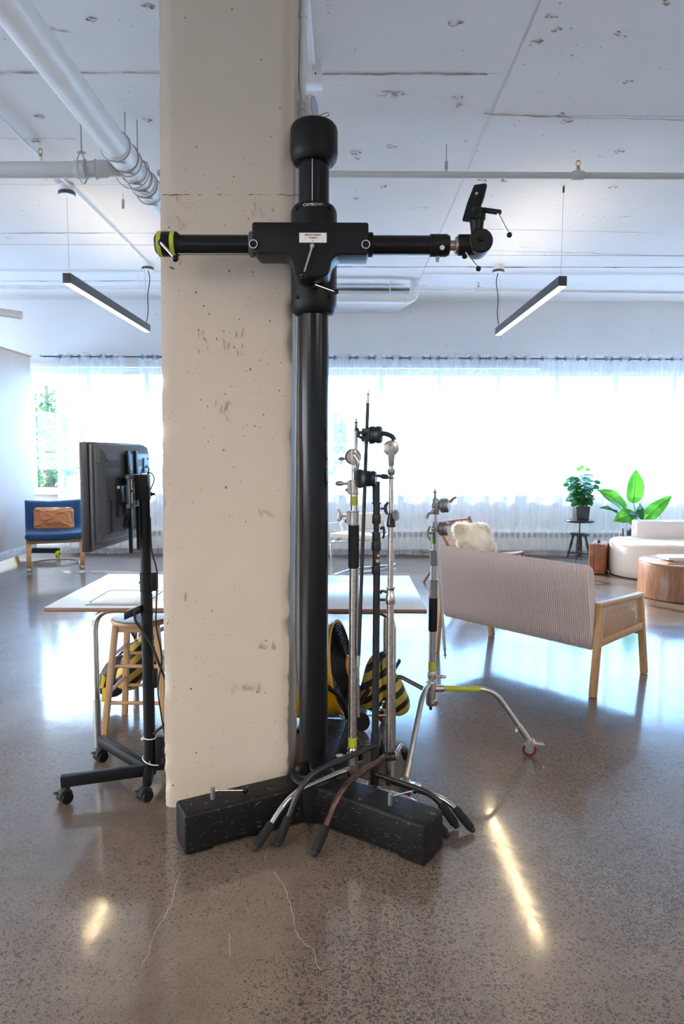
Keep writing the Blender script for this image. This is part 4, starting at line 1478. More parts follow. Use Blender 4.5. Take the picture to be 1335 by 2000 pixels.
def tape(parent, x, y, z0, z1, r, m):
    MB().lathe([(r, 0), (r + .0012, .0005), (r + .0012, z1 - z0 - .0005), (r, z1 - z0)], (x, y, z0), n=20, caps=False).build('tape_band', m, parent)


def spigot(parent, p, d, m, r=.008):
    p, d = Vector(p), Vector(d).normalized()
    MB().lathe([(r, 0), (r, .012), (r * .72, .014), (r * .72, .036), (r * 1.15, .038), (r * 1.15, .042), (r * .45, .044), (r * .45, .058)], p, d, 12).build('spigot', m, parent)


# --- stand A : chrome, olive tape, black foam grip
ax_, ay_ = .041, 2.95
A = thing('light_stand', 'chrome light stand with a black foam grip, nearest the black column', 'light stand', (ax_, ay_, 0))
lt_ = MB().cyl((ax_, ay_, .10), (ax_, ay_, 1.30), .0185, n=22).build('lower_tube', M_chrome_worn, A)
MB().cyl((ax_, ay_, 1.30), (ax_, ay_, 1.46), .0145, n=20).build('middle_tube', M_chrome, A)
MB().cyl((ax_ - .002, ay_, 1.46), (ax_ - .002, ay_, 1.57), .0085, n=16).build('top_tube', M_chrome, A)
MB().lathe([(.019, 0), (.0235, .004), (.0235, .188), (.0195, .192)], (ax_, ay_, 1.093), n=24).build('foam_grip', M_foam, A)
c1 = collar(A, ax_, ay_, 1.283, 1.345, .0205, M_cast)
wing(c1, (ax_ - .034, ay_ - .004, 1.322), (-1, -.1, .05), (.1, 0, 1), M_cast)
MB().sphere((ax_ - .033, ay_ - .006, 1.300), .008, 10).build('clamp_bolt', M_castgrey, c1)
tape(A, ax_, ay_, 1.368, 1.408, .0147, M_tape2)
c2 = collar(A, ax_, ay_, 1.415, 1.478, .0185, M_cast)
spoon(c2, (ax_ - .028, ay_ - .004, 1.462), (-1, -.05, .02), M_cast)
MB().sphere((ax_ - .030, ay_ - .006, 1.435), .0075, 10).build('clamp_bolt', M_castgrey, c2)
gh = griphead(A, (0.036, 2.92, 1.578), (.05, -1, 0), M_cast, .0345, .034)
MB().box((0.038, 2.89, 1.576), (.020, .018, .066)).build('jaw', M_chrome_worn, gh, bevel=.003)
MB().tube([(0.042, 2.87, 1.581), (0.056, 2.86, 1.562), (0.052, 2.865, 1.53), (0.038, 2.87, 1.517)], [.008, .007], 8, sm=4).sphere((0.042, 2.872, 1.585), .010, 10).build('hook_lever', M_chrome_worn, gh)
spoon(gh, (0.01, 2.93, 1.569), (-1, .2, 0), M_castgrey, .7)
tape(A, ax_, ay_, .286, .330, .0188, M_tape)
MB().lathe([(.020, 0), (.024, .004), (.022, .012), (.024, .02), (.019, .028)], (ax_, ay_, .255), n=20).build('base_ring', M_chrome, A)
hb = MB().cyl((ax_, ay_, .165), (ax_, ay_, .256), .0265, n=6).cyl((ax_, ay_, .10), (ax_, ay_, .166), .022, n=18).build('leg_hub', M_cast, A)
spoon(hb, (ax_ - .024, ay_ - .008, .245), (-1, -.05, .02), M_cast)
MB().cyl((ax_ + .002, ay_ - .026, .205), (ax_ + .003, ay_ - .040, .205), .014, n=6).build('hub_nut', M_cast, hb)
leg(A, (ax_, ay_, .190), (-.353, 2.60, 0), .66, .185, .0125, M_chrome)
leg(A, (ax_ + .01, ay_ - .03, .135), (.436, 2.70, 0), .70, .125, .0125, M_chrome)
MB().cyl((ax_ + .005, ay_ - .03, .137), (ax_ + .068, ay_ - .062, .134), .0195, n=16, ch=.003).build('leg_socket', M_cast, A)
leg(A, (ax_, ay_, .16), (.085, 3.42, 0), .66, .155, .0125, M_chrome)
# its slim extension arm stands up behind
ea = thing('extension_arm', 'slim chrome extension rod standing behind the foam-grip light stand', 'rod', (0.067, 3.02, 0.395))
MB().cyl((0.067, 3.02, 0.395), (0.05, 3.02, 1.69), .0075, n=14).build('rod', M_chrome, ea)
spigot(ea, (0.05, 3.02, 1.688), (0, 0, 1), M_castgrey, .0075)

# --- stand B : all black
bx_, by_ = .144, 2.985
B = thing('light_stand', 'matte black light stand with round black knuckle on top', 'light stand', (bx_, by_, 0))
M_bs = mat('satin_black_stand', (0.016, 0.018, 0.022), 0.38)
MB().cyl((bx_, by_, .075), (bx_, by_, 1.12), .0158, n=20).build('lower_tube', M_bs, B)
MB().cyl((bx_, by_, .075), (bx_, by_, .335), .0195, n=20, ch=.002).build('base_sleeve', M_bs, B)
MB().cyl((bx_ - .003, by_, 1.1), (bx_ - .004, by_, 1.41), .0125, n=18).build('middle_tube', M_bs, B)
for z0, z1, r in ((1.06, 1.10, .0195), (1.10, 1.17, .0165), (1.166, 1.208, .0215), (1.206, 1.243, .018), (1.285, 1.325, .0195), (1.325, 1.375, .0155)):
    MB().lathe([(r * .94, 0), (r, .003), (r, z1 - z0 - .003), (r * .94, z1 - z0)], (bx_ - .003, by_, z0), n=20).build('riser_collar', M_bs, B)
for z in (1.245, 1.375):
    MB().cyl((bx_ - .003, by_, z - .003), (bx_ - .003, by_, z + .003), .0205, n=20).build('collar_ring', M_bs, B)
# round printed badge and paper sticker
MB().lathe([(.0164, 0), (.0170, .0005), (.0170, .0165)], (bx_ - .003, by_, 1.140), n=24).build('badge_band', mat('badge_black', (.02, .02, .022), .4), B)
bd = MB().box((bx_ + .006, by_ - .0160, 1.146), (.013, .002, .014), Euler((0, 0, .35)).to_matrix()).build('badge', mat('badge_red', (.5, .02, .05), .4), B)
MB().box((bx_ + .0058, by_ - .0172, 1.146), (.009, .0012, .009), Euler((0, 0, .35)).to_matrix()).build('badge_patch', M_labelwhite, bd)
MB().box((bx_ + .0055, by_ - .0174, 1.146), (.005, .0016, .005), Euler((0, 0, .35)).to_matrix()).build('badge_mark', mat('badge_red2', (.45, .01, .04), .4), bd)
MB().box((bx_ + .003, by_ - .0166, 1.122), (.015, .002, .013), Euler((0, 0, .2)).to_matrix()).build('paper_sticker', mat('sticker_tan', (.45, .42, .34), .6), B)
gb = griphead(B, (0.115, 2.965, 1.483), (1, -.25, 0), M_bs, .0345, .046)
MB().lathe([(.013, -.012), (.039, -.006), (.041, .003), (.034, .008), (.008, .010)], (0.067, 2.915, 1.485), (-1, -.62, 0), 24).cyl((0.067, 2.915, 1.485), (0.092, 2.94, 1.484), .010, n=12).build('knuckle_plate', M_bs, gb)
spoon(gb, (0.138, 2.955, 1.497), (1, -.1, -.12), M_bs, 1.05)
MB().cyl((bx_ - .004, by_, 1.37), (bx_ - .006, by_, 1.47), .0155, .017, n=18).build('knuckle_neck', M_bs, gb)
w1 = wing(B, (bx_ + .014, by_ - .004, 1.352), (1, -.1, 0), (0, .2, 1), M_bs, .95)
MB().tube([(bx_ + .015, by_, 1.262), (bx_ + .028, by_ - .005, 1.268), (bx_ + .030, by_ - .008, 1.235), (bx_ + .024, by_ - .008, 1.222)], [.006, .005], 8, sm=4).build('collar_lever', M_bs, B)
MB().cyl((bx_ + .013, by_, .945), (bx_ + .040, by_, .945), .006, n=10).build('collar_lever', M_bs, B)
hb = MB().cyl((bx_ - .045, by_ - .012, .283), (bx_, by_, .283), .012, n=14).build('leg_hub', M_bs, B)
wing(hb, (bx_ - .042, by_ - .012, .283), (-1, -.2, .0), (.1, .3, 1), M_bs, 1.2)
leg(B, (bx_, by_ - .012, .282), (-.265, 2.629, 0), .74, .262, .0125, M_bs)
leg(B, (bx_ + .005, by_ - .02, .150), (.486, 2.772, 0), .72, .130, .0125, M_bs)
leg(B, (bx_, by_, .215), (.20, 3.44, 0), .70, .205, .0125, M_bs)

# --- stand C : worn chrome with bronze leg, bent gooseneck head
cx1, cy1 = .210, 2.995
C_ = thing('light_stand', 'worn chrome light stand with a bronze-coloured front leg, right of the black one', 'light stand', (cx1, cy1, 0))
MB().cyl((cx1 + .002, cy1, .21), (cx1 - .004, cy1, 1.0), .0162, n=20).build('lower_tube', M_chrome_worn, C_)
MB().cyl((cx1 + .003, cy1, .085), (cx1 + .002, cy1, .215), .0185, n=18, ch=.002).build('base_tube', M_steel, C_)
MB().cyl((cx1 - .004, cy1, 1.0), (cx1 - .004, cy1, 1.30), .0128, n=18).build('middle_tube', M_chrome_worn, C_)
MB().cyl((cx1 - .004, cy1, 1.30), (cx1 - .006, cy1, 1.60), .0095, n=16).build('upper_tube', M_chrome_worn, C_)
speck = mat('chipped_black_chrome', (.06, .06, .06), .3, .7, var=.95, vs=120)
cc = MB().lathe([(.020, 0), (.0215, .002), (.0215, .038), (.0185, .042), (.0165, .070), (.021, .072), (.021, .077)], (cx1 - .003, cy1, .925), n=22).build('riser_collar', M_chrome_worn, C_)
MB().lathe([(.0168, 0), (.017, .028)], (cx1 - .003, cy1, .967), n=20).build('worn_ring', speck, cc)
MB().tube([(cx1 - .018, cy1, .978), (cx1 - .040, cy1 - .004, .984), (cx1 - .050, cy1 - .006, .972)], .007, 8, sm=4).build('collar_lever', speck, cc)
uc = MB().lathe([(.019, 0), (.020, .004), (.0185, .03), (.015, .045), (.013, .060)], (cx1 - .004, cy1, 1.270), n=22).build('riser_collar', speck, C_)
MB().lathe([(.012, 0), (.024, .003), (.024, .007), (.010, .010)], (cx1 + .012, cy1 - .018, 1.322), (.75, -.65, .15), 22).build('knurled_knob', M_castgrey, uc)
for z, r in ((1.500, .015), (1.482, .014)):
    MB().cyl((cx1 - .006, cy1, z), (cx1 - .006, cy1, z + .004), r, n=18).build('tube_ring', M_black, C_)
gc = MB().lathe([(.0285, -.014), (.034, -.010), (.034, -.002), (.031, 0), (.034, .002), (.034, .012), (.028, .016)], (0.2, 2.96, 1.616), (0, -1, 0), 28).build('tilt_disc', M_chrome_worn, C_)
for k in range(14):
    a = 2 * PI * k / 14
    c = Vector((0.199, 2.945, 1.616)) + V(.027 * math.cos(a), 0, .027 * math.sin(a))
    MB().beam(c, c + V(.006 * math.cos(a), 0, .006 * math.sin(a)), .002, .002).build('index_mark', M_castgrey, gc)
MB().prism([(-.011, -.075), (.011, -.075), (.014, -.03), (.011, .012), (.006, .018), (-.006, .018), (-.011, .012), (-.014, -.03)], (0.2, 2.935, 1.614), (1, 0, 0), (0, 0, 1), .014).build('tilt_yoke', M_castgrey, gc, bevel=.003)
MB().cyl((0.2, 2.927, 1.616), (0.199, 2.92, 1.616), .0055, n=12).build('pivot_bolt', M_steel, gc)
MB().lathe([(.0125, 0), (.015, .004), (.0165, .014), (.0145, .022)], (cx1 - .006, cy1 - .01, 1.503), n=16).build('yoke_foot', M_castgrey, gc)
MB().tube([(0.214, 2.95, 1.649), (0.201, 2.95, 1.667), (0.173, 2.94, 1.677), (0.155, 2.93, 1.677)], .0105, 12, sm=5).build('gooseneck', M_bs, C_)
hubC = MB().cyl((cx1 - .03, cy1 - .006, .222), (cx1 + .028, cy1 - .003, .222), .019, n=16, ch=.003).cyl((cx1, cy1, .205), (cx1, cy1, .248), .0215, n=18).build('leg_hub', speck, C_)
MB().lathe([(.01, 0), (.022, .003), (.022, .007), (.009, .011)], (cx1 + .030, cy1 - .012, .236), (.92, -.35, .1), 20).build('knurled_knob', M_castgrey, hubC)
leg(C_, (cx1 - .02, cy1 - .01, .225), (-.115, 2.564, 0), .62, .222, .0132, M_bronze)
leg(C_, (cx1 + .01, cy1 - .02, .108), (.55, 2.742, 0), .70, .112, .0118, M_chrome)
leg(C_, (cx1, cy1, .17), (.330, 3.42, 0), .66, .165, .0125, M_steel)

# --- grip head and long black rod held by stand C's gooseneck
gr = thing('extension_arm', 'long thin black rod leaning across the stands, chrome pin on top', 'rod', (0.066, 2.93, 0.709))
pa, pb = Vector((0.066, 2.93, 0.709)), Vector((0.098, 2.95, 1.806))
MB().cyl(pa, pb, .0082, .0075, n=14).build('rod', M_bs, gr)
spigot(gr, pb, pb - pa, M_steel, .0072)
MB().cyl(pa, pa + (pa - pb).normalized() * .05, .007, n=12).build('rod_tip', M_steel, gr)
g2 = thing('grip_clamp', 'dark blue-black round grip clamp gripping the leaning black rod', 'clamp', (0.12, 2.92, 1.637))
ctr = Vector((0.132, 2.935, 1.672))
MB().lathe([(.030, -.030), (.036, -.024), (.037, -.006), (.0345, -.003), (.0345, .002), (.037, .006), (.036, .022), (.028, .028)], ctr, (1, -.30, 0), 28).build('knuckle', M_bs, g2)
MB().box((0.094, 2.925, 1.67), (.040, .040, .058), Euler((0, .04, -.3)).to_matrix()).build('jaw_block', M_bs, g2, bevel=.006)
MB().box((0.101, 2.925, 1.635), (.044, .044, .004), Euler((0, .04, -.3)).to_matrix()).build('jaw_plate', M_bs, g2)
MB().cyl((0.147, 2.9, 1.665), (0.151, 2.888, 1.663), .0075, n=14).build('socket_hole', M_ink, g2)
MB().tube([(0.085, 2.9, 1.678), (0.065, 2.89, 1.68), (0.054, 2.89, 1.667)], .0075, 10, sm=4).tube([(0.043, 2.885, 1.699), (0.056, 2.885, 1.69), (0.054, 2.885, 1.669), (0.067, 2.885, 1.66), (0.076, 2.89, 1.656)], [.006, .008, .008, .007], 10, sm=4).build('wing_lever', M_bs, g2)

# --- stand D : rolling stand on braked castors, further back
dx_, dy_ = .464, 3.50
D = thing('rolling_stand', 'chrome rolling light stand with two grip heads on braked castors, farthest right', 'light stand', (dx_, dy_, 0))
MB().cyl((dx_, dy_, .30), (dx_, dy_, 1.02), .0185, n=20).build('lower_tube', M_steel, D)
MB().cyl((dx_ + .004, dy_, 1.0), (dx_ + .004, dy_, 1.20), .0135, n=18).build('middle_tube', M_steel, D)
MB().cyl((dx_ + .006, dy_, 1.2), (dx_ + .002, dy_, 1.37), .0085, n=14).build('top_tube', M_steel, D)
spigot(D, (dx_ + .0015, dy_, 1.355), (-.02, 0, 1), M_castgrey, .0085)
MB().lathe([(.0205, 0), (.0225, .004), (.0225, .172), (.0205, .176)], (dx_, dy_, .668), n=22).build('foam_grip', M_foam, D)
c1 = collar(D, dx_, dy_, .846, .940, .0215, M_castgrey, 0)
c2 = collar(D, dx_ + .002, dy_, 1.015, 1.095, .0205, M_castgrey, -.6)
spoon(c2, (dx_ - .024, dy_ - .004, 1.082), (-1, -.05, .22), M_castgrey)
tape(D, dx_ + .004, dy_, 1.128, 1.165, .0138, M_tape3)
for (px, pz, tilt) in (((dx_ + .050), 1.327, .10), ((dx_ + .048), 1.208, .06)):
    g = griphead(D, (px, dy_ - .015, pz), (1, -.45, tilt), M_castgrey, .036, .044)
    MB().box((dx_ + .004, dy_ - .006, pz - .006), (.034, .034, .080)).build('jaw_block', M_castgrey, g, bevel=.005)
    MB().sphere((dx_ - .010, dy_ - .022, pz), .012, 10).build('jaw_bolt', M_steel, g)
    MB().tube([(px + .022, dy_ - .03, pz + .018), (px + .034, dy_ - .03, pz + .030), (px + .044, dy_ - .03, pz + .040), (px + .056, dy_ - .03, pz + .042)], [.008, .0045], 8, sm=3).build('pointed_lever', M_castgrey, g)
MB().tube([(dx_ - .008, dy_ - .03, 1.315), (dx_ - .020, dy_ - .035, 1.292), (dx_ - .036, dy_ - .035, 1.284), (dx_ - .046, dy_ - .035, 1.262)], [.007, .010, .0085], 8, sm=4).build('wing_lever', M_castgrey, D)
MB().tube([(dx_ - .026, dy_ - .035, 1.222), (dx_ - .036, dy_ - .035, 1.20), (dx_ - .036, dy_ - .035, 1.175), (dx_ - .022, dy_ - .035, 1.150)], [.006, .009, .006], 8, sm=4).cyl((dx_, dy_ - .02, 1.185), (dx_ - .034, dy_ - .035, 1.188), .006, n=10).build('wing_lever', M_castgrey, D)
tape(D, dx_, dy_, .462, .505, .0187, M_tape)
hb = MB().lathe([(.022, 0), (.025, .01), (.025, .055), (.0205, .065), (.0235, .08), (.0235, .1), (.019, .11)], (dx_, dy_, .345), n=20).lathe([(.012, 0), (.024, .012), (.026, .04), (.026, .095)], (dx_ - .004, dy_, .262), n=18).build('leg_hub', M_cast, D)
MB().cyl((dx_ - .004, dy_, .262), (dx_ - .004, dy_, .245), .008, n=10).build('base_bolt', M_ink, hb)
spoon(hb, (dx_ + .024, dy_ - .01, .428), (1, -.1, 0), M_cast, .95)
MB().cyl((dx_ + .006, dy_ - .024, .295), (dx_ + .018, dy_ - .040, .292), .017, n=6).build('hub_nut', M_cast, hb)
for (fx, fy, hz, bend, ax2, brk, tapeit) in ((.984, 3.49, .360, .62, (.25, 1, 0), (1, -.1), True), (.286, 3.032, .402, .34, (.9, .4, 0), (1, -.15), False), (.235, 3.930, .335, .66, (.8, -.5, 0), (-1, .1), False)):
    hp = Vector((dx_, dy_, hz))
    fp = Vector((fx, fy, 0))
    dirn = (fp - Vector((dx_, dy_, 0))).normalized()
    e = hp + dirn * bend * .52
    top = Vector((fx, fy, .095)) - dirn * .012
    o = MB().tube(fillet([hp + dirn * .02, e, top + (e - top) * .18], .075, 8), .0135, 14).build('leg', M_steel, D)
    dd = (e - top).normalized()
    MB().cyl(top, top + dd * .085, .0165, n=16, ch=.002).build('leg_sleeve', M_cast, o)
    MB().cyl(top + dd * .055 - dirn * .016, top + dd * .055 - dirn * .034, .007, n=8).sphere(top + dd * .045 - dirn * .034, .009, 8).build('sleeve_bolt', M_zinc, o)
    if tapeit:
        MB().cyl(hp + dirn * .07, hp + dirn * .255, .0146, n=16).build('tape_band', M_tape, o)
    MB().cyl(hp + dirn * .01, hp + dirn * .065, .0185, n=14, ch=.003).build('leg_socket', M_cast, o)
    castor(D, fx, fy, .037, ax2, True, brake=brk)
dr = thing('extension_arm', 'thin steel rod hanging beside the rolling stand', 'rod', (0.52, 3.44, 0.556))
pa, pb = Vector((0.472, 3.455, 1.192)), Vector((0.516, 3.42, 0.603))
MB().cyl(pa, pb, .0075, n=12).build('rod', M_steel, dr)
spigot(dr, pb, pb - pa, M_castgrey, .0072)

# ================================================================ work table with tube legs
T = thing('work_table', 'white-topped work table with brown edge on bent chrome tube legs', 'table', (-.555, 3.9, 0))
TX0, TX1, TY0, TY1, TZ = -1.533, .424, 3.423, 4.374, .80
MB().box(((TX0 + TX1) / 2, (TY0 + TY1) / 2, TZ - .0125), (TX1 - TX0, TY1 - TY0, .021)).build('table_edge', M_edge, T, bevel=.005)
MB().box(((TX0 + TX1) / 2, (TY0 + TY1) / 2, TZ - .0005), (TX1 - TX0 - .006, TY1 - TY0 - .006, .003)).build('table_top', M_laminate, T, bevel=.001)
for yy in (3.56, 4.24):
    fr = MB().tube(fillet([(-1.325, yy, .005), (-1.325, yy, .758), (.262, yy, .758), (.262, yy, .005)], .11, 10), .0175, 14).build('leg_frame', M_chrome, T)
    for x in (-1.325, .262):
        MB().cyl((x, yy, .002), (x, yy, .27), .0195, n=14).build('leg_extension', M_steel, fr)
        MB().cyl((x, yy - .0178, .70), (x, yy - .0184, .70), .003, n=8).build('adjusting_hole', M_ink, fr)
for x in (-1.1, .05):
    MB().beam((x, 3.56, .775), (x, 4.24, .775), .03, .025).build('cross_rail', M_galv, T)
cm_ = thing('cutting_mat', 'thin white mat with rounded dark border and rows of dashes on the table', 'mat', (-1.13, 3.72, TZ + .001))
c4 = [Vector((-1.361, 3.479, 0.803)), Vector((-1.131, 3.484, 0.803)), Vector((-1.14, 3.852, 0.803)), Vector((-1.393, 3.845, 0.803))]
x0, x1, y0, y1 = -1.345, -1.035, c4[0].y + .002, c4[3].y
zt = TZ + .0015
MB().box(((x0 + x1) / 2, (y0 + y1) / 2, zt + .003), (x1 - x0, y1 - y0, .005)).build('mat_body', mat('mat_white', (.75, .80, .82), .3), cm_, bevel=.001)
MB().box(((x0 + x1) / 2, y0 - .003, zt + .002), (x1 - x0 - .01, .003, .004)).build('front_edge', mat('mat_edge_grey', (.12, .14, .17), .4), cm_)


def rrect(x0, x1, y0, y1, r, z, k=5):
    out = []
    for cx2, cy2, a in ((x1 - r, y1 - r, 0), (x0 + r, y1 - r, PI / 2), (x0 + r, y0 + r, PI), (x1 - r, y0 + r, 1.5 * PI)):
        for i in range(k + 1):
            t = a + PI / 2 * i / k
            out.append(Vector((cx2 + r * math.cos(t), cy2 + r * math.sin(t), z)))
    return out


MB().tube(rrect(x0 + .012, x1 - .012, y0 + .012, y1 - .012, .03, zt + .0058), .0016, 6, closed=True).build('border_line', M_ink, cm_)
mb = MB()
for i in range(9):
    for j in range(6):
        cx2 = x0 + .075 + i * .021
        cy2 = y0 + .07 + j * .028
        mb.box((cx2, cy2, zt + .0057), (.010, .0035, .0006))
mb.build('printed_dash', M_ink, cm_)['kind'] = 'stuff'

# ================================================================ wooden stool
so = thing('wooden_stool', 'round beech stool with grey worn seat half under the table', 'stool', (-1.165, 3.86, 0))
MB().lathe([(.15, 0), (.166, .006), (.170, .016), (.166, .028), (.155, .032)], (-1.165, 3.86, .618), n=40).build('seat_rim', M_oakx, so)
MB().lathe([(.160, 0), (.158, .003)], (-1.165, 3.86, .6495), n=40).build('seat_top', mat('worn_grey_seat', (.30, .29, .30), .25, var=.25, vs=10), so)
tops = [(-.115, -.105), (.115, -.105), (.115, .105), (-.115, .105)]
bots = [(-.175, -.165), (.175, -.165), (.165, .165), (-.165, .165)]
lg = []
for (tx, ty), (bx2, by2) in zip(tops, bots):
    a = Vector((-1.165 + tx, 3.86 + ty, .625))
    b = Vector((-1.165 + bx2, 3.86 + by2, .001))
    MB().beam(b, a, .032, .032, up=(0, 1, 0)).build('leg', M_oak, so, bevel=.003)
    lg.append((a, b))
for i in range(4):
    a1, b1 = lg[i]
    a2, b2 = lg[(i + 1) % 4]
    for z in ((.395, .19) if i % 2 == 0 else (.45, .245)):
        t_ = 1 - z / .625
        p, q = a1.lerp(b1, t_), a2.lerp(b2, t_)
        MB().cyl(p, q, .0105, n=12).build('rung', M_oakx, so)
for s_ in (-1, 1):
    MB().box((-1.165, 3.86 + s_ * .105, .600), (.22, .02, .03)).build('apron', M_oakx, so)

# ================================================================ monitor and its rolling post
MS = thing('monitor_stand', 'black rolling monitor post with flat feet beside the pillar', 'monitor stand', (-.905, 3.075, 0))
QX, QY = -.905, 3.08
MB().cyl((QX, QY, .09), (QX, QY, .95), .0265, n=26).build('lower_post', M_black, MS)
MB().cyl((QX, QY, .93), (QX, QY, 1.44), .0235, n=26).build('upper_post', M_black, MS)
MB().cyl((QX, QY, .955), (QX, QY, 1.045), .0285, n=26, ch=.002).build('height_collar', M_black, MS)
MB().cyl((QX, QY, .845), (QX, QY, .875), .028, n=26, ch=.002).build('post_ring', M_black, MS)
hk = MB().box((QX + .036, QY, 1.005), (.030, .036, .085)).build('cable_clip', M_black, MS, bevel=.004)
MB().sphere((QX - .0275, QY - .008, 1.00), .005, 8).build('set_screw', M_black, MS)
MB().box((QX + .032, QY, .55), (.022, .034, .085)).build('cable_clip', M_black, MS, bevel=.004)
sh = MB().prism([(-.075, -.022), (.0, .01), (.0, .045), (-.075, .012)], (QX - .018, QY - .01, .855), (1, 0, 0), (0, 0, 1), .06).build('tray_bracket', M_black, MS, bevel=.002)
for ex, ey in ((-1.285, 2.985), (-.893, 2.985), (-1.262, 3.43), (-.86, 3.58)):
    a, b = Vector((QX, QY, .112)), Vector((ex, ey, .098))
    e = MB().beam(a, b, .038, .050).build('foot_bar', M_black, MS, bevel=.003)
    w = Vector((ex + (.004 if ex > -1 else .0), ey + .012, 0))
    d = (b - a).normalized()
    w = b - d * .03
    f = MB().cyl((w.x, w.y, .074), (w.x, w.y, .060), .009, n=10)
    f.lathe([(.010, -.016), (.030, -.015), (.031, .015), (.010, .016)], (w.x - .012, w.y - .012, .036), (.8, -.6, 0), 22)
    f.build('castor_housing', M_rubber, MS)
    for s_ in (-1, 1):
        c = Vector((w.x - .012, w.y - .012, .028)) + Vector((.8, -.6, 0)) * s_ * .022
        MB().lathe([(.020, -.007), (.027, -.006), (.0275, 0), (.027, .006), (.020, .007)], c, (.8, -.6, 0), 22).build('castor_wheel', M_black, MS)
    MB().beam((w.x - .035, w.y - .02, .052), (w.x - .055, w.y - .03, .050), .018, .004).build('brake_tab', M_rubber, MS, bevel=.001)
for z, s_ in ((.268, 0), (.158, 1)):
    MB().torus((QX + .012 * s_, QY, z), (.10 + .25 * s_, 0, 1), .029 + .018 * s_, .0025, 28, 6).box((QX - .028 + .03 * s_, QY - .022, z), (.010, .008, .008)).build('zip_tie', M_ziptie, MS)
# head plate and bracket
MB().box((QX - .008, QY, 1.435), (.058, .060, .115)).build('head_block', M_black, MS, bevel=.003)
br = MB()
MBX = -.957
for z in (1.485, 1.355):
    br.box((MBX, 3.15, z), (.018, .30, .018))
br.box((MBX, 3.02, 1.42), (.016, .010, .13)).box((MBX, 3.13, 1.42), (.016, .010, .13)).box((MBX + .01, 3.11, 1.42), (.022, .12, .13))
brk = br.build('wall_plate', mat('bracket_steel', (.22, .25, .28), .3, .6), MS, bevel=.002)
for z in (1.450, 1.392):
    MB().box((MBX + .004, 3.055, z), (.016, .062, .044)).build('plate_window', M_ink, brk, bevel=.006)
    MB().tube([Vector((MBX + .014, p.x, p.y)) for p in [Vector((3.055 + a, z + b)) for a, b in ((-.034, -.022), (.034, -.022), (.034, .022), (-.034, .022))]], .003, 6, closed=True).build('window_rim', M_galv, brk)
for yy in (3.075, 3.19):
    MB().box((-.975, yy, 1.545), (.014, .034, .11)).box((-.972, yy + .004, 1.47), (.018, .040, .05)).box((-.972, yy + .01, 1.25), (.014, .020, .23)).build('mount_rail', M_black, MS, bevel=.002)

MO = thing('monitor', 'black flat monitor seen from behind, clamped on the rolling post', 'monitor', (-1.02, 3.11, 1.17))
ang = math.atan2(.047, .56)
RM = Euler((0, 0, -ang)).to_matrix()
MC = Vector((-1.003, 3.115, 1.405))


def mo(x, y, z):
    return MC + RM @ Vector((x, y, z))


MB().box(mo(-.052, 0, 0), (.036, .59, .460), RM).build('screen_bezel', M_monside, MO, bevel=.003)
MB().box(mo(-.0715, 0, 0), (.004, .55, .40), RM).build('screen_glass', M_blackgloss, MO)
MB().box(mo(-.026, 0, 0), (.018, .575, .445), RM).build('rear_frame', M_monitor, MO, bevel=.004)
tp = MB()
sec = [(-.018, .555, .425), (.004, .545, .40), (.020, .50, .345), (.022, .495, .34)]
vs = []
for x, w, h_ in sec:
    for a, b in ((-1, -1), (1, -1), (1, 1), (-1, 1)):
        vs.append(mo(x, a * w / 2, b * h_ / 2 + (.010)))
fs = [(3, 2, 1, 0), tuple(range(12, 16))]
for i in range(3):
    for k in range(4):
        k2 = (k + 1) % 4
        fs.append((i * 4 + k, i * 4 + k2, i * 4 + 4 + k2, i * 4 + 4 + k))
tp.add(vs, fs).build('rear_shell', M_monitor, MO, bevel=.006)
rs = mo(.0225, 0, 0)
det = MB()
for i in range(5):
    det.box(mo(.0222, -.17, .150 - i * .0065), (.0015, .12, .003), RM)
    det.box(mo(.0222, .16, .150 - i * .0065), (.0015, .10, .003), RM)
for i in range(26):
    for yy in (-.2745, ):
        det.box(mo(.004 - .004, yy, .14 - i * .011), (.012, .003, .004), RM)
det.build('vent_slot', M_ink, MO)['kind'] = 'stuff'
MB().box(mo(.0225, -.115, -.01), (.003, .085, .17), RM).build('connector_bay', M_monside, MO, bevel=.001)
MB().box(mo(.0245, -.13, .035), (.002, .025, .012), RM).build('rating_sticker', M_labelwhite, MO)
MB().box(mo(.0235, -.205, -.085), (.003, .018, .14), RM).build('port_cover', M_ink, MO, bevel=.001)
MB().box(mo(.0235, .185, .105), (.003, .038, .11), RM).build('recess_panel', M_monside, MO, bevel=.001)
MB().box(mo(.0245, -.04, -.125), (.006, .06, .05), RM).build('power_socket', M_ink, MO, bevel=.002)
MB().box(mo(.0245, .02, .115), (.002, .022, .022), RM).build('round_sticker', M_labelwhite, MO)
for a, b in ((-.235, .155), (.235, .155), (-.22, 0), (-.235, -.155), (.225, -.155), (-.02, -.1), (.22, .12)):
    MB().cyl(mo(.0215, a, b), mo(.0235, a, b), .006, n=10).build('screw_recess', M_ink, MO)

# cables and power strip
ps = thing('power_strip', 'black power strip tied upright to the monitor post near the floor', 'power strip', (QX + .055, QY + .0, .13))
MB().box((QX + .052, QY - .005, .195), (.036, .048, .155)).build('strip_body', M_black, ps, bevel=.006)
MB().box((QX + .065, QY - .030, .165), (.012, .003, .03)).build('socket', M_monside, ps)
MB().cyl((QX + .066, QY - .02, .218), (QX + .098, QY - .02, .214), .012, .008, n=12).build('plug', M_rubber, ps)


def cable(name, label, pts, r, sm=6):
    return tag(MB().tube(pts, r, 8, sm=sm).build(name, M_rubber), label, 'cable')


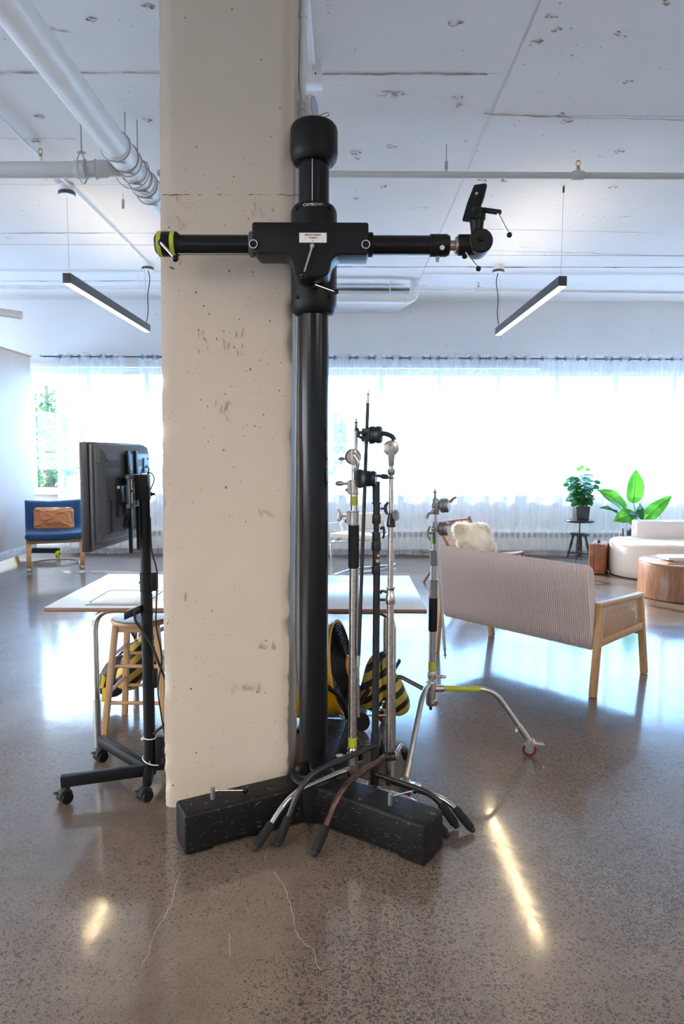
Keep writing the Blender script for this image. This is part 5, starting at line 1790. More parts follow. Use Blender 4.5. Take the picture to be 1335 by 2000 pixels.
cable('power_cable', 'black power cable hanging down the right side of the monitor post to the power strip', [(QX + .030, QY - .02, 1.30), (QX + .034, QY - .02, 1.15), (QX + .056, QY - .02, 1.05), (QX + .050, QY - .02, .90), (QX + .048, QY - .02, .80), (QX + .070, QY - .02, .65), (QX + .050, QY - .022, .52), (QX + .060, QY - .02, .40), (QX + .075, QY - .02, .30), (QX + .088, QY - .03, .235)], .0038)
cable('power_cable', 'thick black cable looped from the tray bracket down behind the pillar', [(QX - .022, QY - .036, .885), (QX - .042, QY - .036, .875), (QX - .042, QY - .036, .83), (QX - .015, QY - .036, .79), (QX + .035, QY - .034, .70), (QX + .062, QY - .02, .61), (QX + .092, QY + .02, .50), (QX + .096, QY + .10, .42), (QX + .075, QY + .3, .20), (QX + .06, QY + .5, .006)], .0062)
cable('video_cable', 'thin black cable arcing from the top of the post around the monitor edge', [(QX - .01, QY - .01, 1.49), (-0.937, 3.15, 1.502), (-0.939, 3.2, 1.524), (-0.93, 3.25, 1.516), (-0.937, 3.25, 1.491), (-0.931, 3.28, 1.495), (-0.92, 3.3, 1.468), (-0.928, 3.3, 1.438), (-0.944, 3.3, 1.403)], .0028)
MB_ = MB().cyl((-0.954, 3.3, 1.391), (-0.932, 3.3, 1.391), .010, n=12).cyl((-0.934, 3.3, 1.391), (-0.919, 3.3, 1.391), .006, n=10)
tag(MB_.build('cable_plug', M_rubber), 'black cable plug sticking out past the right edge of the monitor', 'plug')
cable('monitor_cable', 'black cable drooping across the back of the monitor to its lower socket', [(QX - .028, QY - .036, 1.485), (QX - .042, QY - .040, 1.45), (QX - .052, QY - .045, 1.36), (QX - .064, QY - .05, 1.29), (QX - .085, QY - .04, 1.262), (QX - .076, QY - .018, 1.268)], .0042)
cable('power_cable', 'black cable curving from the zip tie towards the pillar low down', [(QX + .024, QY - .02, .29), (QX + .045, QY - .02, .31), (QX + .075, QY - .01, .335), (QX + .09, QY + .1, .37), (QX + .07, QY + .3, .2), (QX + .05, QY + .42, .006)], .0062)

# ================================================================ yellow drum fan
FN = thing('drum_fan', 'large yellow drum fan behind the black studio column', 'fan', (-.14, 3.95, 0))
fc = Vector((-.012, 3.93, .335))
fa = Vector((.955, -.20, .165)).normalized()
Rf = .268
db = fc - fa * .30
MB().lathe([(Rf - .03, .005), (Rf - .004, 0), (Rf, .01), (Rf, .285), (Rf + .010, .292), (Rf + .010, .304), (Rf - .004, .306), (Rf - .010, .30), (Rf - .010, .01)], db, fa, 56, caps=False).build('drum', M_yellow, FN)
MB().lathe([(Rf - .012, .012), (Rf - .012, .288)], db, fa, 48, caps=False).build('drum_dark_inside', M_rubber, FN)  # black inner face added to darken the drum's inside
for side, c0 in ((1, fc + fa * .002), (-1, db + fa * .0)):
    g = MB()
    for i in range(1, 21):
        rr = Rf * i / 20.5
        dome = .040 * (1 - (rr / Rf) ** 2) * side
        g.torus(c0 + fa * dome, fa, rr, .0017, 44, 4)
    x_, y_, d_ = frame(fa)
    for k in range(8):
        a = 2 * PI * k / 8 + .2
        u_ = x_ * math.cos(a) + y_ * math.sin(a)
        g.tube([c0 + fa * (.040 * side) + u_ * .03, c0 + fa * (.03 * side) + u_ * Rf * .5, c0 + u_ * Rf * .98], .003, 5)
    o = g.build('wire_grille', M_black, FN)
    o['kind'] = 'stuff'
MB().lathe([(.062, 0), (.064, .006), (.058, .016), (.03, .020)], fc + fa * .040, fa, 28).build('centre_badge', mat('badge_orange', (.75, .36, .10), .45), FN)
mh = MB().lathe([(.05, -.10), (.07, -.08), (.07, .02), (.04, .05)], fc - fa * .14, fa, 24).build('motor', M_black, FN)
for k in range(4):
    a = PI / 2 * k + .4
    x_, y_, d_ = frame(fa)
    u_ = x_ * math.cos(a) + y_ * math.sin(a)
    w_ = fa.cross(u_)
    c = fc - fa * .10
    MB().add([c + u_ * .04 - w_ * .03 - fa * .01, c + u_ * .04 + w_ * .03 + fa * .01, c + u_ * .24 + w_ * .07 + fa * .03, c + u_ * .24 - w_ * .06 - fa * .03,
              c + u_ * .04 - w_ * .03 - fa * .013, c + u_ * .04 + w_ * .03 + fa * .007, c + u_ * .24 + w_ * .07 + fa * .027, c + u_ * .24 - w_ * .06 - fa * .033], [(0, 1, 2, 3), (7, 6, 5, 4), (0, 4, 5, 1), (1, 5, 6, 2), (2, 6, 7, 3), (3, 7, 4, 0)]).build('blade', M_castgrey, FN)
MB().tube(fillet([(.145, 3.74, .27), (.08, 3.70, .18), (-.02, 3.68, .045), (-.34, 3.68, .045), (-.36, 4.22, .045), (-.05, 4.20, .05), (.10, 4.16, .12)], .06, 6), .0125, 12).build('tube_frame', M_black, FN)
MB().tube(fillet([(-.14, 3.66, .34), (.0, 3.655, .25), (.035, 3.66, .06)], .06, 6), .014, 12).build('frame_brace', M_black, FN)
MB().box((-.06, 3.92, .055), (.07, .06, .03)).build('drum_bracket', M_castgrey, FN, bevel=.004)
for yy in (3.80, 4.26):
    MB().lathe([(.04, -.014), (.052, -.012), (.052, .012), (.04, .014)], (.10, yy, .054), (0, 1, 0), 24).build('wheel', M_rubber, FN)
MB().tube([(.10, 3.82, .16), (.22, 3.82, .165), (.30, 3.85, .168)], .006, 8).tube([(.10, 3.82, .08), (.30, 3.84, .082)], .006, 8).build('axle_bar', M_galv, FN)

# ================================================================ striped sandbags


def lobe(mb, c, a, b, cc, rot=None, sag=.25, n=26):
    R_ = Euler(rot or (0, 0, 0)).to_matrix()
    c = Vector(c)

    def P(u, v):
        th = 2 * PI * u
        ph = -PI / 2 + PI * v
        e = .75
        cp, sp = math.cos(ph), math.sin(ph)
        x = a * abs(cp) ** e * math.copysign(abs(math.cos(th)) ** e, math.cos(th))
        y = b * abs(cp) ** .9 * math.sin(th)
        z = cc * math.copysign(abs(sp) ** .85, sp)
        wd = 1 + sag * (-z / cc)
        p = Vector((x * wd, y * wd, z))
        p += p.normalized() * .008 * noise.noise(p * 12 + c * 3)
        return c + R_ @ p
    mb.grid(P, n, 18, True)


sb = thing('sandbag', 'yellow and black striped sandbag slumped under the left end of the table', 'sandbag', (-1.36, 4.10, 0))
mb = MB()
lobe(mb, (-1.31, 4.13, .27), .075, .085, .155, (0, .30, 0))
mb.build('bag_lobe', M_stripe, sb, ang=80)
mb = MB()
lobe(mb, (-1.225, 4.22, .33), .075, .07, .175, (0, -.18, 0))
mb.build('bag_lobe', M_stripe, sb, ang=80)
mb = MB()
lobe(mb, (-1.43, 4.16, .20), .085, .075, .14, (0, .45, 0))
mb.build('bag_end', mat('black_yellow_vinyl', (.02, .02, .022), .5), sb, ang=80)
MB().prism([(-.02, -.05), (.0, -.06), (.02, .01), (.0, .04)], (-1.475, 4.075, .20), (1, 0, 0), (0, 0, 1), .012).prism([(-.02, -.06), (.03, -.04), (.02, .03), (-.01, .04)], (-1.47, 4.078, .115), (1, 0, 0), (0, 0, 1), .012).build('yellow_patch', mat('vinyl_yellow', (.75, .52, .02), .45), sb, bevel=.003)
MB().strip(smooth([Vector(p) for p in ((-1.40, 4.13, .46), (-1.42, 4.10, .38), (-1.40, 4.10, .50), (-1.33, 4.13, .50), (-1.29, 4.14, .44))], 5), .035, .004, (0, 1, 0)).build('carry_strap', M_rubber, sb)
MB().tube(fillet([(-1.53, 4.20, .195), (-1.38, 4.20, .36), (-1.15, 4.28, .47)], .04), .014, 12).build('hang_bar', M_chrome, sb)

sb = thing('sandbag', 'yellow and black striped sandbag slung over a leg of the rolling stand', 'sandbag', (.29, 3.95, 0))
mb = MB()
lobe(mb, (.175, 3.86, .27), .070, .075, .165, (0, .12, 0))
mb.build('bag_lobe', M_stripe, sb, ang=80)
mb = MB()
lobe(mb, (.285, 3.84, .235), .065, .075, .160, (0, -.38, .1))
mb.build('bag_lobe', M_stripe, sb, ang=80)
mb = MB()
lobe(mb, (.225, 3.88, .36), .055, .06, .085, (0, 0, 0))
mb.build('bag_bridge', M_stripe, sb, ang=80)
MB().strip(smooth([Vector(p) for p in ((.215, 3.80, .36), (.225, 3.795, .46), (.245, 3.80, .47), (.27, 3.80, .40))], 5), .035, .004, (0, 1, 0)).box((.296, 3.80, .375), (.012, .04, .10), Euler((0, .5, 0)).to_matrix()).build('carry_strap', M_rubber, sb)

# ================================================================ corduroy love seat seen from behind
BO = Vector((1.479, 5.1535, 0))
bu = Vector((.668, -.744, 0)).normalized()
bv = Vector((.744, .668, 0)).normalized()
rotz = math.atan2(bu.y, bu.x)
LS = thing('love_seat', 'two-seat bench with ribbed taupe corduroy back and pale wood arms, seen from behind', 'sofa', BO, rotz, local=True)
# local axes: x along the width (right end nearest), y towards the seat front


def ribs(u0, u1, prof, pitch, amp, mb, caps=True):
    """profile loop in (y, z) swept along x with vertical ribs following the profile"""
    n = int((u1 - u0) / pitch) * 4
    m = len(prof)
    nrm = []
    for i in range(m):
        a, b = Vector(prof[i - 1]), Vector(prof[(i + 1) % m])
        t = (b - a).normalized()
        nrm.append(Vector((-t.y, t.x)))
    c = sum((Vector(p) for p in prof), Vector((0, 0))) / m
    sgn = 1 if (Vector(prof[0]) - c).dot(nrm[0]) > 0 else -1
    vs, fs = [], []
    for i in range(n + 1):
        x = u0 + (u1 - u0) * i / n
        e = (-1.0, .25, 1.0, .25)[i % 4] * amp
        sq = 1 - .10 * max(0, 1 - min(x - u0, u1 - x) / .025) ** 2
        for k in range(m):
            p = c + (Vector(prof[k]) - c) * sq + nrm[k] * sgn * e
            vs.append((x, p.x, p.y))
    for i in range(n):
        for k in range(m):
            k2 = (k + 1) % m
            fs.append((i * m + k, i * m + k2, (i + 1) * m + k2, (i + 1) * m + k))
    fs.append(tuple(range(m)))
    fs.append(tuple(n * m + k for k in reversed(range(m))))
    mb.add(vs, fs)
    return mb


prof = [(-.368, .300), (-.385, .39), (-.420, .55), (-.455, .70), (-.478, .80), (-.482, .835), (-.470, .862), (-.440, .870), (-.410, .858), (-.392, .83), (-.380, .76), (-.345, .60), (-.305, .42), (-.29, .30)]
ribs(-.612, .662, prof, .0158, .0062, MB()).build('backrest', M_cord, LS, ang=75)
prof = [(-.29, .36), (-.29, .46), (.0, .475), (.24, .475), (.27, .46), (.275, .42), (.27, .37), (0, .36)]
ribs(-.60, .65, prof, .0158, .0035, MB()).build('seat_cushion', M_cord, LS, ang=75)
for s_, ux in ((1, .690), (-1, -.650)):
    MB().beam((ux, -.408, .001), (ux, -.345, .600), .045, .040, up=(0, 1, 0)).build('leg', M_oak, LS, bevel=.004)
    MB().beam((ux, .336, .001), (ux, .215, .590), .045, .040, up=(0, 1, 0)).build('leg', M_oak, LS, bevel=.004)
    MB().beam((ux, -.37, .605), (ux, .235, .600), .048, .028).build('armrest', M_oakx, LS, bevel=.004)
    MB().beam((ux, -.372, .355), (ux, .262, .375), .040, .052).build('side_rail', M_oakx, LS, bevel=.003)
    # woven cane between the rails
    cn = MB()
    y0, y1 = -.350, .225
    z0, z1 = .385, .590
    k = 40
    for i in range(k):
        y = y0 + (y1 - y0) * i / (k - 1)
        cn.box((ux + .001, y, (z0 + z1) / 2), (.0022, .0036, z1 - z0))
    k = 15
    for i in range(k):
        z = z0 + (z1 - z0) * i / (k - 1)
        cn.box((ux - .001, (y0 + y1) / 2, z), (.0022, y1 - y0, .0036))
    for i in range(46):
        y = y0 + (y1 - y0) * i / 46
        for sg in (1, -1):
            ya, yb = y, y + sg * .2
            if yb < y0 or yb > y1:
                continue
            cn.beam((ux, ya, z0), (ux, yb, z1), .0012, .0022)
    o = cn.build('cane_panel', M_cane, LS)
    o['kind'] = 'stuff'
    MB().cyl((ux + .024 * s_, -.352, .600), (ux + .0255 * s_, -.352, .600), .006, n=10).cyl((ux + .024 * s_, .235, .50), (ux + .0255 * s_, .235, .50), .005, n=10).build('wood_plug', M_walnut, LS)
MB().box((.02, .255, .335), (1.30, .030, .06)).box((.02, -.30, .325), (1.28, .03, .05)).build('seat_frame', M_oakx, LS, bevel=.003)

# ================================================================ rattan lounge chair with fur cushion
TR, TL, FR, FL_ = Vector((1.595, 8.70, .755)), Vector((1.10, 8.15, .755)), Vector((2.12, 8.05, .415)), Vector((1.63, 7.50, .415))
RC = thing('lounge_chair', 'low teak lounge chair with woven cord back behind the love seat', 'chair', (1.6, 8.1, 0))
RR, RL = TR.lerp(FR, .40), TL.lerp(FL_, .40)
RR.z = RL.z = .32
for a, b, c in ((TR, RR, FR), (TL, RL, FL_)):
    MB().tube([a + V(0, 0, .03), a, b], .019, 10).build('back_post', M_teak, RC)
    MB().tube([b, c], .017, 10).sphere(c, .022, 10).build('seat_rail', M_teak, RC)
    MB().tube([V(c.x, c.y, c.z), V(c.x + .02, c.y - .02, .0)], [.018, .014], 10).build('leg', M_teak, RC)
    bk = a.lerp(b, .55)
    MB().tube([bk, V(a.x - .12, a.y + .14, .0)], [.018, .014], 10).build('leg', M_teak, RC)
MB().tube([TR, TL], .016, 10).build('top_rail', M_teak, RC)
MB().tube([FR, FL_], .016, 10).tube([RR, RL], .014, 10).build('seat_cross_rail', M_teak, RC)


def weave(pa, pb, pc, pd, n1, n2, r, mb):
    """cords between rail pa-pb and rail pc-pd, with cross weave"""
    for i in range(n1):
        t = (i + .5) / n1
        a, b = pa.lerp(pb, t), pc.lerp(pd, t)
        mb.strip([a, a.lerp(b, .5) + V(0, 0, -.012), b], r * 3.2, r, (pb - pa))
    for i in range(n2):
        t = (i + .5) / n2
        a, b = pa.lerp(pc, t), pb.lerp(pd, t)
        mb.strip([a, a.lerp(b, .5) + V(0, 0, -.010), b], r * 3.2, r, (pc - pa))
    return mb


M_cordw = mat('woven_cord', (.55, .36, .26), .7, var=.3, vs=30)
weave(TR, TL, RR, RL, 26, 14, .003, MB()).build('woven_back', M_cordw, RC)['kind'] = 'stuff'
weave(FR, FL_, RR, RL, 30, 16, .003, MB()).build('woven_seat', mat('pale_cord', (.72, .64, .60), .8, var=.15, vs=30), RC)['kind'] = 'stuff'

FC = thing('fur_cushion', 'fluffy cream fur cushion on the teak lounge chair', 'cushion', (1.56, 8.05, .38))
cc = Vector((1.545, 8.02, .575))
cax = Vector((.80, .60, .02)).normalized()
cn_ = Vector((.52, -.70, .48)).normalized()
cup = cax.cross(cn_)
cup = cup if cup.z > 0 else -cup
cr_ = Euler((0, 0, 0))


def pil(u, v, w=.30, h_=.205, t=.075):
    a = 2 * PI * u
    ph = -PI / 2 + PI * v
    cp = math.cos(ph)
    x = math.copysign(abs(math.cos(a)) ** .45, math.cos(a)) * cp ** .55 if cp > 0 else 0
    y = math.copysign(abs(math.sin(a)) ** .45, math.sin(a)) * cp ** .55 if cp > 0 else 0
    th = t * math.sin(ph) * (1 - .6 * max(abs(x), abs(y)) ** 2)
    ct, s_t = math.cos(-.10), math.sin(-.10)
    X, Y = x * w * ct - y * h_ * s_t, x * w * s_t + y * h_ * ct
    return cc + cax * X + cup * Y + cn_ * th


MB().grid(pil, 40, 20, True).build('cushion_pad', M_fur, FC, ang=180)
mb = MB()
rr = random.Random(4)
for k in range(5200):
    u, v = rr.random(), math.acos(rr.uniform(-1, 1)) / PI
    v = rr.uniform(.12, .88)
    p = pil(u, v)
    q = pil(u + .01, v) - p
    w_ = pil(u, min(1, v + .01)) - p
    n_ = q.cross(w_)
    if n_.length < 1e-9:
        continue
    n_.normalize()
    if n_.dot(p - cc) < 0:
        n_ = -n_
    d = (n_ * .6 + Vector((rr.uniform(-1, 1), rr.uniform(-1, 1), rr.uniform(-1.1, .6)))).normalized()
    L_ = rr.uniform(.018, .042)
    s_ = d.cross(Vector((rr.uniform(-1, 1), rr.uniform(-1, 1), rr.uniform(-1, 1)))).normalized() * .0042
    mb.add([p - s_ - n_ * .003, p + s_ - n_ * .003, p + d * L_ * .6 + s_ * .6 + n_ * .004, p + d * L_], [(0, 1, 2), (0, 2, 3)])
mb.build('fur', M_fur, FC, smooth=False)['kind'] = 'stuff'

# ================================================================ chrome chair behind the black column
CH = thing('sled_chair', 'chrome tube chair with cream seat and back behind the light stands', 'chair', (.2, 9.15, 0))
M_chrome2 = mat('bright_chrome', (.85, .87, .9), .12, 1.0)
for sx, y0 in ((-.10, 8.98), (.50, 9.30)):
    MB().tube(fillet([(sx + .02, y0 + .30, .74), (sx + .10, y0 + .08, .46), (sx - .08, y0 - .30, .44), (sx - .05, y0 - .28, .015), (sx + .22, y0 + .22, .015), (sx + .16, y0 + .10, .45)], .05, 6), .0105, 10).build('side_frame', M_chrome2, CH)
for a, b in (((-.18, 8.68, .44), (.42, 9.0, .44)), ((-.15, 8.70, .015), (.45, 9.02, .015)), ((-.08, 9.28, .74), (.52, 9.60, .74)), ((.12, 9.20, .015), (.72, 9.52, .015)), ((.0, 9.06, .455), (.60, 9.38, .455))):
    MB().cyl(a, b, .0105, n=10).build('cross_tube', M_chrome2, CH)
MB().prism([(-.26, -.015), (.20, -.03), (.22, .03), (.0, .04), (-.25, .045)], (.18, 9.02, .485), (.40, .85, 0), (0, 0, 1), .60).build('seat_cushion', M_cream, CH, bevel=.014)
MB().box((.30, 9.40, .64), (.60, .045, .22), Euler((-.22, 0, math.radians(28))).to_matrix()).build('back_cushion', M_cream, CH, bevel=.018)
MB().tube(fillet([(-.30, 8.95, .64), (.02, 9.20, .66), (.10, 9.26, .58)], .03), .009, 10).build('arm_tube', M_chrome2, CH)
MB().tube(fillet([(.44, 9.62, .64), (.62, 9.40, .64), (.66, 9.2, .60), (.60, 9.05, .45)], .05), .009, 10).build('arm_tube', M_chrome2, CH)

# ================================================================ blue armchair with tan cushion
bd_ = .42
AC = thing('armchair', 'blue upholstered armchair on bent beech runners, far left', 'chair', (-4.0, 9.36, 0), bd_, local=True)
# local: x across, -y towards the front
W_ = .74


def upoly(pts, x0, x1, mb, bulge=.0, nx=14):
    """closed (y,z) outline swept across x with softly rounded ends"""
    m = len(pts)
    c = sum((Vector(p) for p in pts), Vector((0, 0))) / m
    vs, fs = [], []
    ts = [0, .006, .02, .05] + [.05 + .9 * i / (nx - 1) for i in range(1, nx - 1)] + [.95, .98, .994, 1]
    for t in ts:
        e = min(t, 1 - t)
        sc_ = 1 - .28 * max(0, 1 - e / .035) ** 2
        x = x0 + (x1 - x0) * t
        for p in pts:
            p = Vector(p)
            q = c + (p - c) if False else p
            # shrink thickness by moving points to the mid-line
            vs.append((x, p.x + (0), p.y) if sc_ == 1 else (x, p.x, p.y))
    return vs


def sweep(mid, th, x0, x1, mb, nx=16, sagz=0.0, arch=0.0):
    """cushion: mid-line (y,z) of half thickness th, swept over x, rounded everywhere"""
    mid = smooth([Vector((0, a, b)) for a, b in mid], 5)
    m = len(mid)
    loop = []
    for i, p in enumerate(mid):
        d = (mid[min(i + 1, m - 1)] - mid[max(i - 1, 0)]).normalized()
        n_ = Vector((0, -d.z, d.y))
        e = min(i, m - 1 - i) / 3
        t = th * (1 if e >= 1 else math.sqrt(max(0, 1 - (1 - e) ** 2)) * .75 + .25)
        loop.append((p, n_, t))
    ts = [0, .008, .03, .07] + [.07 + .86 * i / (nx - 1) for i in range(1, nx - 1)] + [.93, .97, .992, 1]
    vs = []
    for t in ts:
        e = min(t, 1 - t) / .07
        k = 1 if e >= 1 else math.sqrt(max(0, 1 - (1 - e) ** 2)) * .8 + .2
        x = x0 + (x1 - x0) * t
        dz = -sagz * math.sin(PI * t)
        row = []
        for p, n_, h_ in loop:
            w = noise.noise(Vector((x * 7, p.y * 9, p.z * 9))) * .005
            row.append(Vector((x, p.y, p.z + dz)) + n_ * (h_ * k + w))
        for p, n_, h_ in reversed(loop):
            row.append(Vector((x, p.y, p.z + dz)) - n_ * (h_ * k))
        vs += row
    L_ = 2 * m
    fs = []
    for i in range(len(ts) - 1):
        for k in range(L_):
            k2 = (k + 1) % L_
            fs.append((i * L_ + k, i * L_ + k2, (i + 1) * L_ + k2, (i + 1) * L_ + k))
    fs.append(tuple(reversed(range(L_))))
    fs.append(tuple((len(ts) - 1) * L_ + k for k in range(L_)))
    mb.add(vs, fs)
    return mb


sweep([(.34, .90), (.26, .70), (.20, .54), (.12, .46), (-.05, .43), (-.28, .455), (-.37, .46)], .048, -W_ / 2, W_ / 2, MB(), sagz=.018).build('seat_cushion', M_blue, AC, ang=180)
for sx in (-.33, .33):
    pts = smooth([Vector((sx, a, b)) for a, b in ((.30, .60), (.20, .46), (.0, .40), (-.20, .40), (-.335, .345), (-.385, .22), (-.37, .09), (-.28, .028), (-.1, .014), (.30, .012))], 6)
    MB().strip(pts, .062, .022, (1, 0, 0)).build('bent_runner', M_birch, AC, bevel=.002)
    MB().box((sx, -.345, .022), (.050, .05, .04)).build('foot_pad', M_galv, AC, bevel=.004)
MB().box((0, -.22, .375), (.62, .035, .055)).build('front_rail', M_oakx, AC, bevel=.004)
MB().tube(smooth([Vector(p) for p in ((-.33, .27, .02), (-.15, .27, .05), (.15, .27, .05), (.33, .27, .02))], 5), .014, 8).build('rear_stretcher', M_oakx, AC)
TCu = thing('tan_cushion', 'crumpled tan velvet cushion on the blue armchair', 'cushion', (-3.97, 9.28, .50))
cc = Vector((-3.97, 9.28, .675))
cax, cup, cn_ = Vector((.93, .36, -.02)).normalized(), Vector((-.11, .28, .95)).normalized(), None
cn_ = cax.cross(cup).normalized()


def pil2(u, v):
    a = 2 * PI * u
    ph = -PI / 2 + PI * v
    cp = max(0, math.cos(ph))
    x = math.copysign(abs(math.cos(a)) ** .30, math.cos(a)) * cp ** .5
    y = math.copysign(abs(math.sin(a)) ** .30, math.sin(a)) * cp ** .5
    th = .085 * math.sin(ph) * (1 - .75 * max(abs(x), abs(y)) ** 2.2)
    p = cc + cax * x * .245 * (1 + .06 * y * y) + cup * y * .155 * (1 - .06 * (1 - x * x)) + cn_ * th
    f = noise.noise(Vector((x * 3, y * 6, 2))) * .022 + abs(noise.noise(Vector((x * 2 + y * 3, y * 5, 5)))) * .03 + (1 - abs(noise.noise(Vector((x * 4 - y * 2, y * 4 + x, 9))))) ** 6 * .012
    return p + cn_ * f * (1 if th > 0 else -.4)


MB().grid(pil2, 64, 34, True).build('cushion_cover', M_tan, TCu, ang=180)
mb = MB()
mb.tube([pil2(i / 60, .5) + cn_ * 0 for i in range(60)], .006, 6, closed=True)
mb.build('piping', M_tan, TCu)

# ================================================================ white curved sofa
SF = thing('curved_sofa', 'white rounded sofa with low back at the right edge', 'sofa', (4.9, 9.0, 0))


def outline(x0, x1, y0, y1, r, k=10, wob=0):
    pts = []
    for cx2, cy2, a in ((x1 - r, y1 - r, 0), (x0 + r, y1 - r, PI / 2), (x0 + r, y0 + r, PI), (x1 - r, y0 + r, 1.5 * PI)):
        for i in range(k + 1):
            t = a + PI / 2 * i / k
            pts.append(Vector((cx2 + r * math.cos(t), cy2 + r * math.sin(t))))
    return pts


def soft_prism(mb, pts, z0, z1, rd=.05, bow=0.0):
    n = len(pts)
    c = sum(pts, Vector((0, 0))) / n
    levels = [(0, z0 + rd * .3, -.01), (0, z0 + rd, 0)]
    vs, fs = [], []
    lv = [(-rd * .25, z0), (0, z0 + rd * .3)] + [(bow * math.sin(PI * t), z0 + rd * .3 + (z1 - z0 - rd * 1.3) * t) for t in (.25, .5, .75, 1)] + [(-rd + rd * math.cos(a), z1 - rd + rd * math.sin(a)) for a in (.4, .8, 1.2, PI / 2)] + [(-rd * 2.5, z1 + .004), (-rd * 5, z1 + .006)]
    for off, z in lv:
        for i, p in enumerate(pts):
            a, b = pts[i - 1], pts[(i + 1) % n]
            t = (b - a).normalized()
            nr = Vector((t.y, -t.x))
            q = p + nr * off
            vs.append((q.x, q.y, z))
    for j in range(len(lv) - 1):
        for i in range(n):
            i2 = (i + 1) % n
            fs.append((j * n + i, j * n + i2, (j + 1) * n + i2, (j + 1) * n + i))
    fs.append(tuple(reversed(range(n))))
    fs.append(tuple((len(lv) - 1) * n + i for i in range(n)))
    mb.add(vs, fs)
    return mb


pts = []
# left end is a wide half round, front bows towards the camera then runs right
for i in range(17):
    a = PI / 2 + PI * i / 16
    pts.append(Vector((4.02 + .50 * math.cos(a), 8.92 + .50 * math.sin(a))))
for x, y in ((4.35, 8.38), (4.75, 8.32), (5.3, 8.24), (5.9, 8.24), (6.3, 8.45), (6.4, 8.9), (6.25, 9.3), (5.6, 9.42), (4.8, 9.42)):
    pts.append(Vector((x, y)))
pts = list(reversed(pts))
pts.reverse()
soft_prism(MB(), pts, .012, .455, .035, .006).build('seat_base', M_sofa, SF, ang=50)
bk_ = []
for x, y in ((3.97, 9.40), (3.93, 9.30), (3.95, 9.17), (4.05, 9.12), (4.5, 9.10), (5.2, 9.06), (5.9, 9.0), (6.2, 8.85), (6.32, 8.95), (6.2, 9.3), (5.6, 9.40), (4.8, 9.42)):
    bk_.append(Vector((x, y)))
soft_prism(MB(), bk_, .45, .685, .035).build('backrest', M_sofa, SF, ang=50)
MB().tube([Vector((p.x, p.y, .418)) + Vector((0, 0, 0)) for p in pts], .005, 6, closed=True).build('piping', M_sofa, SF)

# ================================================================ drum coffee table and books
CT = thing('coffee_table', 'round walnut drum coffee table at the right edge', 'table', (3.755, 7.57, 0))
MB().lathe([(.425, .0), (.43, .004), (.43, .372), (.424, .380), (.425, .382)], (3.755, 7.57, .004), n=72).build('drum_body', M_walnut, CT)
MB().lathe([(.425, 0), (.427, .003), (.427, .013), (.423, .016)], (3.755, 7.57, .384), n=72).build('table_top', mat('walnut_top', (.34, .22, .20), .25, var=.12, vs=10), CT)
MB().lathe([(.40, 0), (.40, .006)], (3.755, 7.57, .0), n=40).build('plinth', M_rubber, CT)


def book(label, cx2, cy2, z, w, d, h_, rz, cover, lab=None):
    R_ = Euler((0, 0, rz)).to_matrix()
    t = thing('book', label, 'book', (cx2, cy2, z), group='books on the coffee table')
    c = Vector((cx2, cy2, z + h_ / 2))
    mb = MB()
    for s_ in (-1, 1):
        mb.box(c + V(0, 0, s_ * (h_ / 2 - .001)), (w, d, .002), R_)
    mb.box(c + R_ @ V(-w / 2 + .001, 0, 0), (.002, d, h_), R_)
    mb.build('cover', cover, t)
    MB().box(c + R_ @ V(.001, 0, 0), (w - .006, d - .008, h_ - .0042), R_).build('pages', M_page, t)
    return t


book('flat tan book at the bottom of the stack on the coffee table', 3.66, 7.47, .401, .36, .27, .014, .10, M_bookt)
book('flat pink book in the middle of the stack on the coffee table', 3.76, 7.50, .4155, .30, .24, .020, -.12, M_bookp)
book('pale blue book on top of the stack on the coffee table', 3.68, 7.50, .436, .32, .25, .028, .06, M_bookw)

# ================================================================ suitcase
N_, Lp = Vector((3.405, 8.835, 0)), Vector((3.222, 8.935, 0))
td = (Lp - N_).normalized()
ld = Vector((-td.y, td.x, 0))
ld = ld if ld.y > 0 else -ld
SC = thing('suitcase', 'upright brown leather suitcase with dark strap beside the white sofa', 'suitcase', (3.43, 9.05, 0))
cb = N_ + td * .105 + ld * .215
RS = Matrix((ld, -td, Vector((0, 0, 1)))).transposed()
if RS.determinant() < 0:
    RS = Matrix((ld, td, Vector((0, 0, 1)))).transposed()
MB().box(cb + V(0, 0, .205), (.43, .205, .40), RS).build('case_body', M_leather, SC, bevel=.022, seg=3)
for off in (-.030, .036):
    MB().box(cb + td * off + V(0, 0, .205), (.435, .007, .405), RS).build('edge_strap', M_rubber if off > 0 else M_leather, SC, bevel=.002)
hp_ = [cb - ld * .16 + td * .0 + V(0, 0, .405), cb - ld * .13 + V(0, 0, .435), cb - ld * .05 + V(0, 0, .440), cb - ld * .02 + V(0, 0, .405)]
MB().tube(smooth(hp_, 5), .010, 10).build('handle', M_rubber, SC)
for q in (-.19, .02):
    MB().box(cb + ld * q + V(0, 0, .407), (.035, .03, .012), RS).build('clasp', M_brass, SC, bevel=.002)
for z in (.09, .20, .32):
    MB().sphere(N_ + td * .10 + V(0, -.0, z) - ld * .002, .006, 8).build('rivet', M_brass, SC)

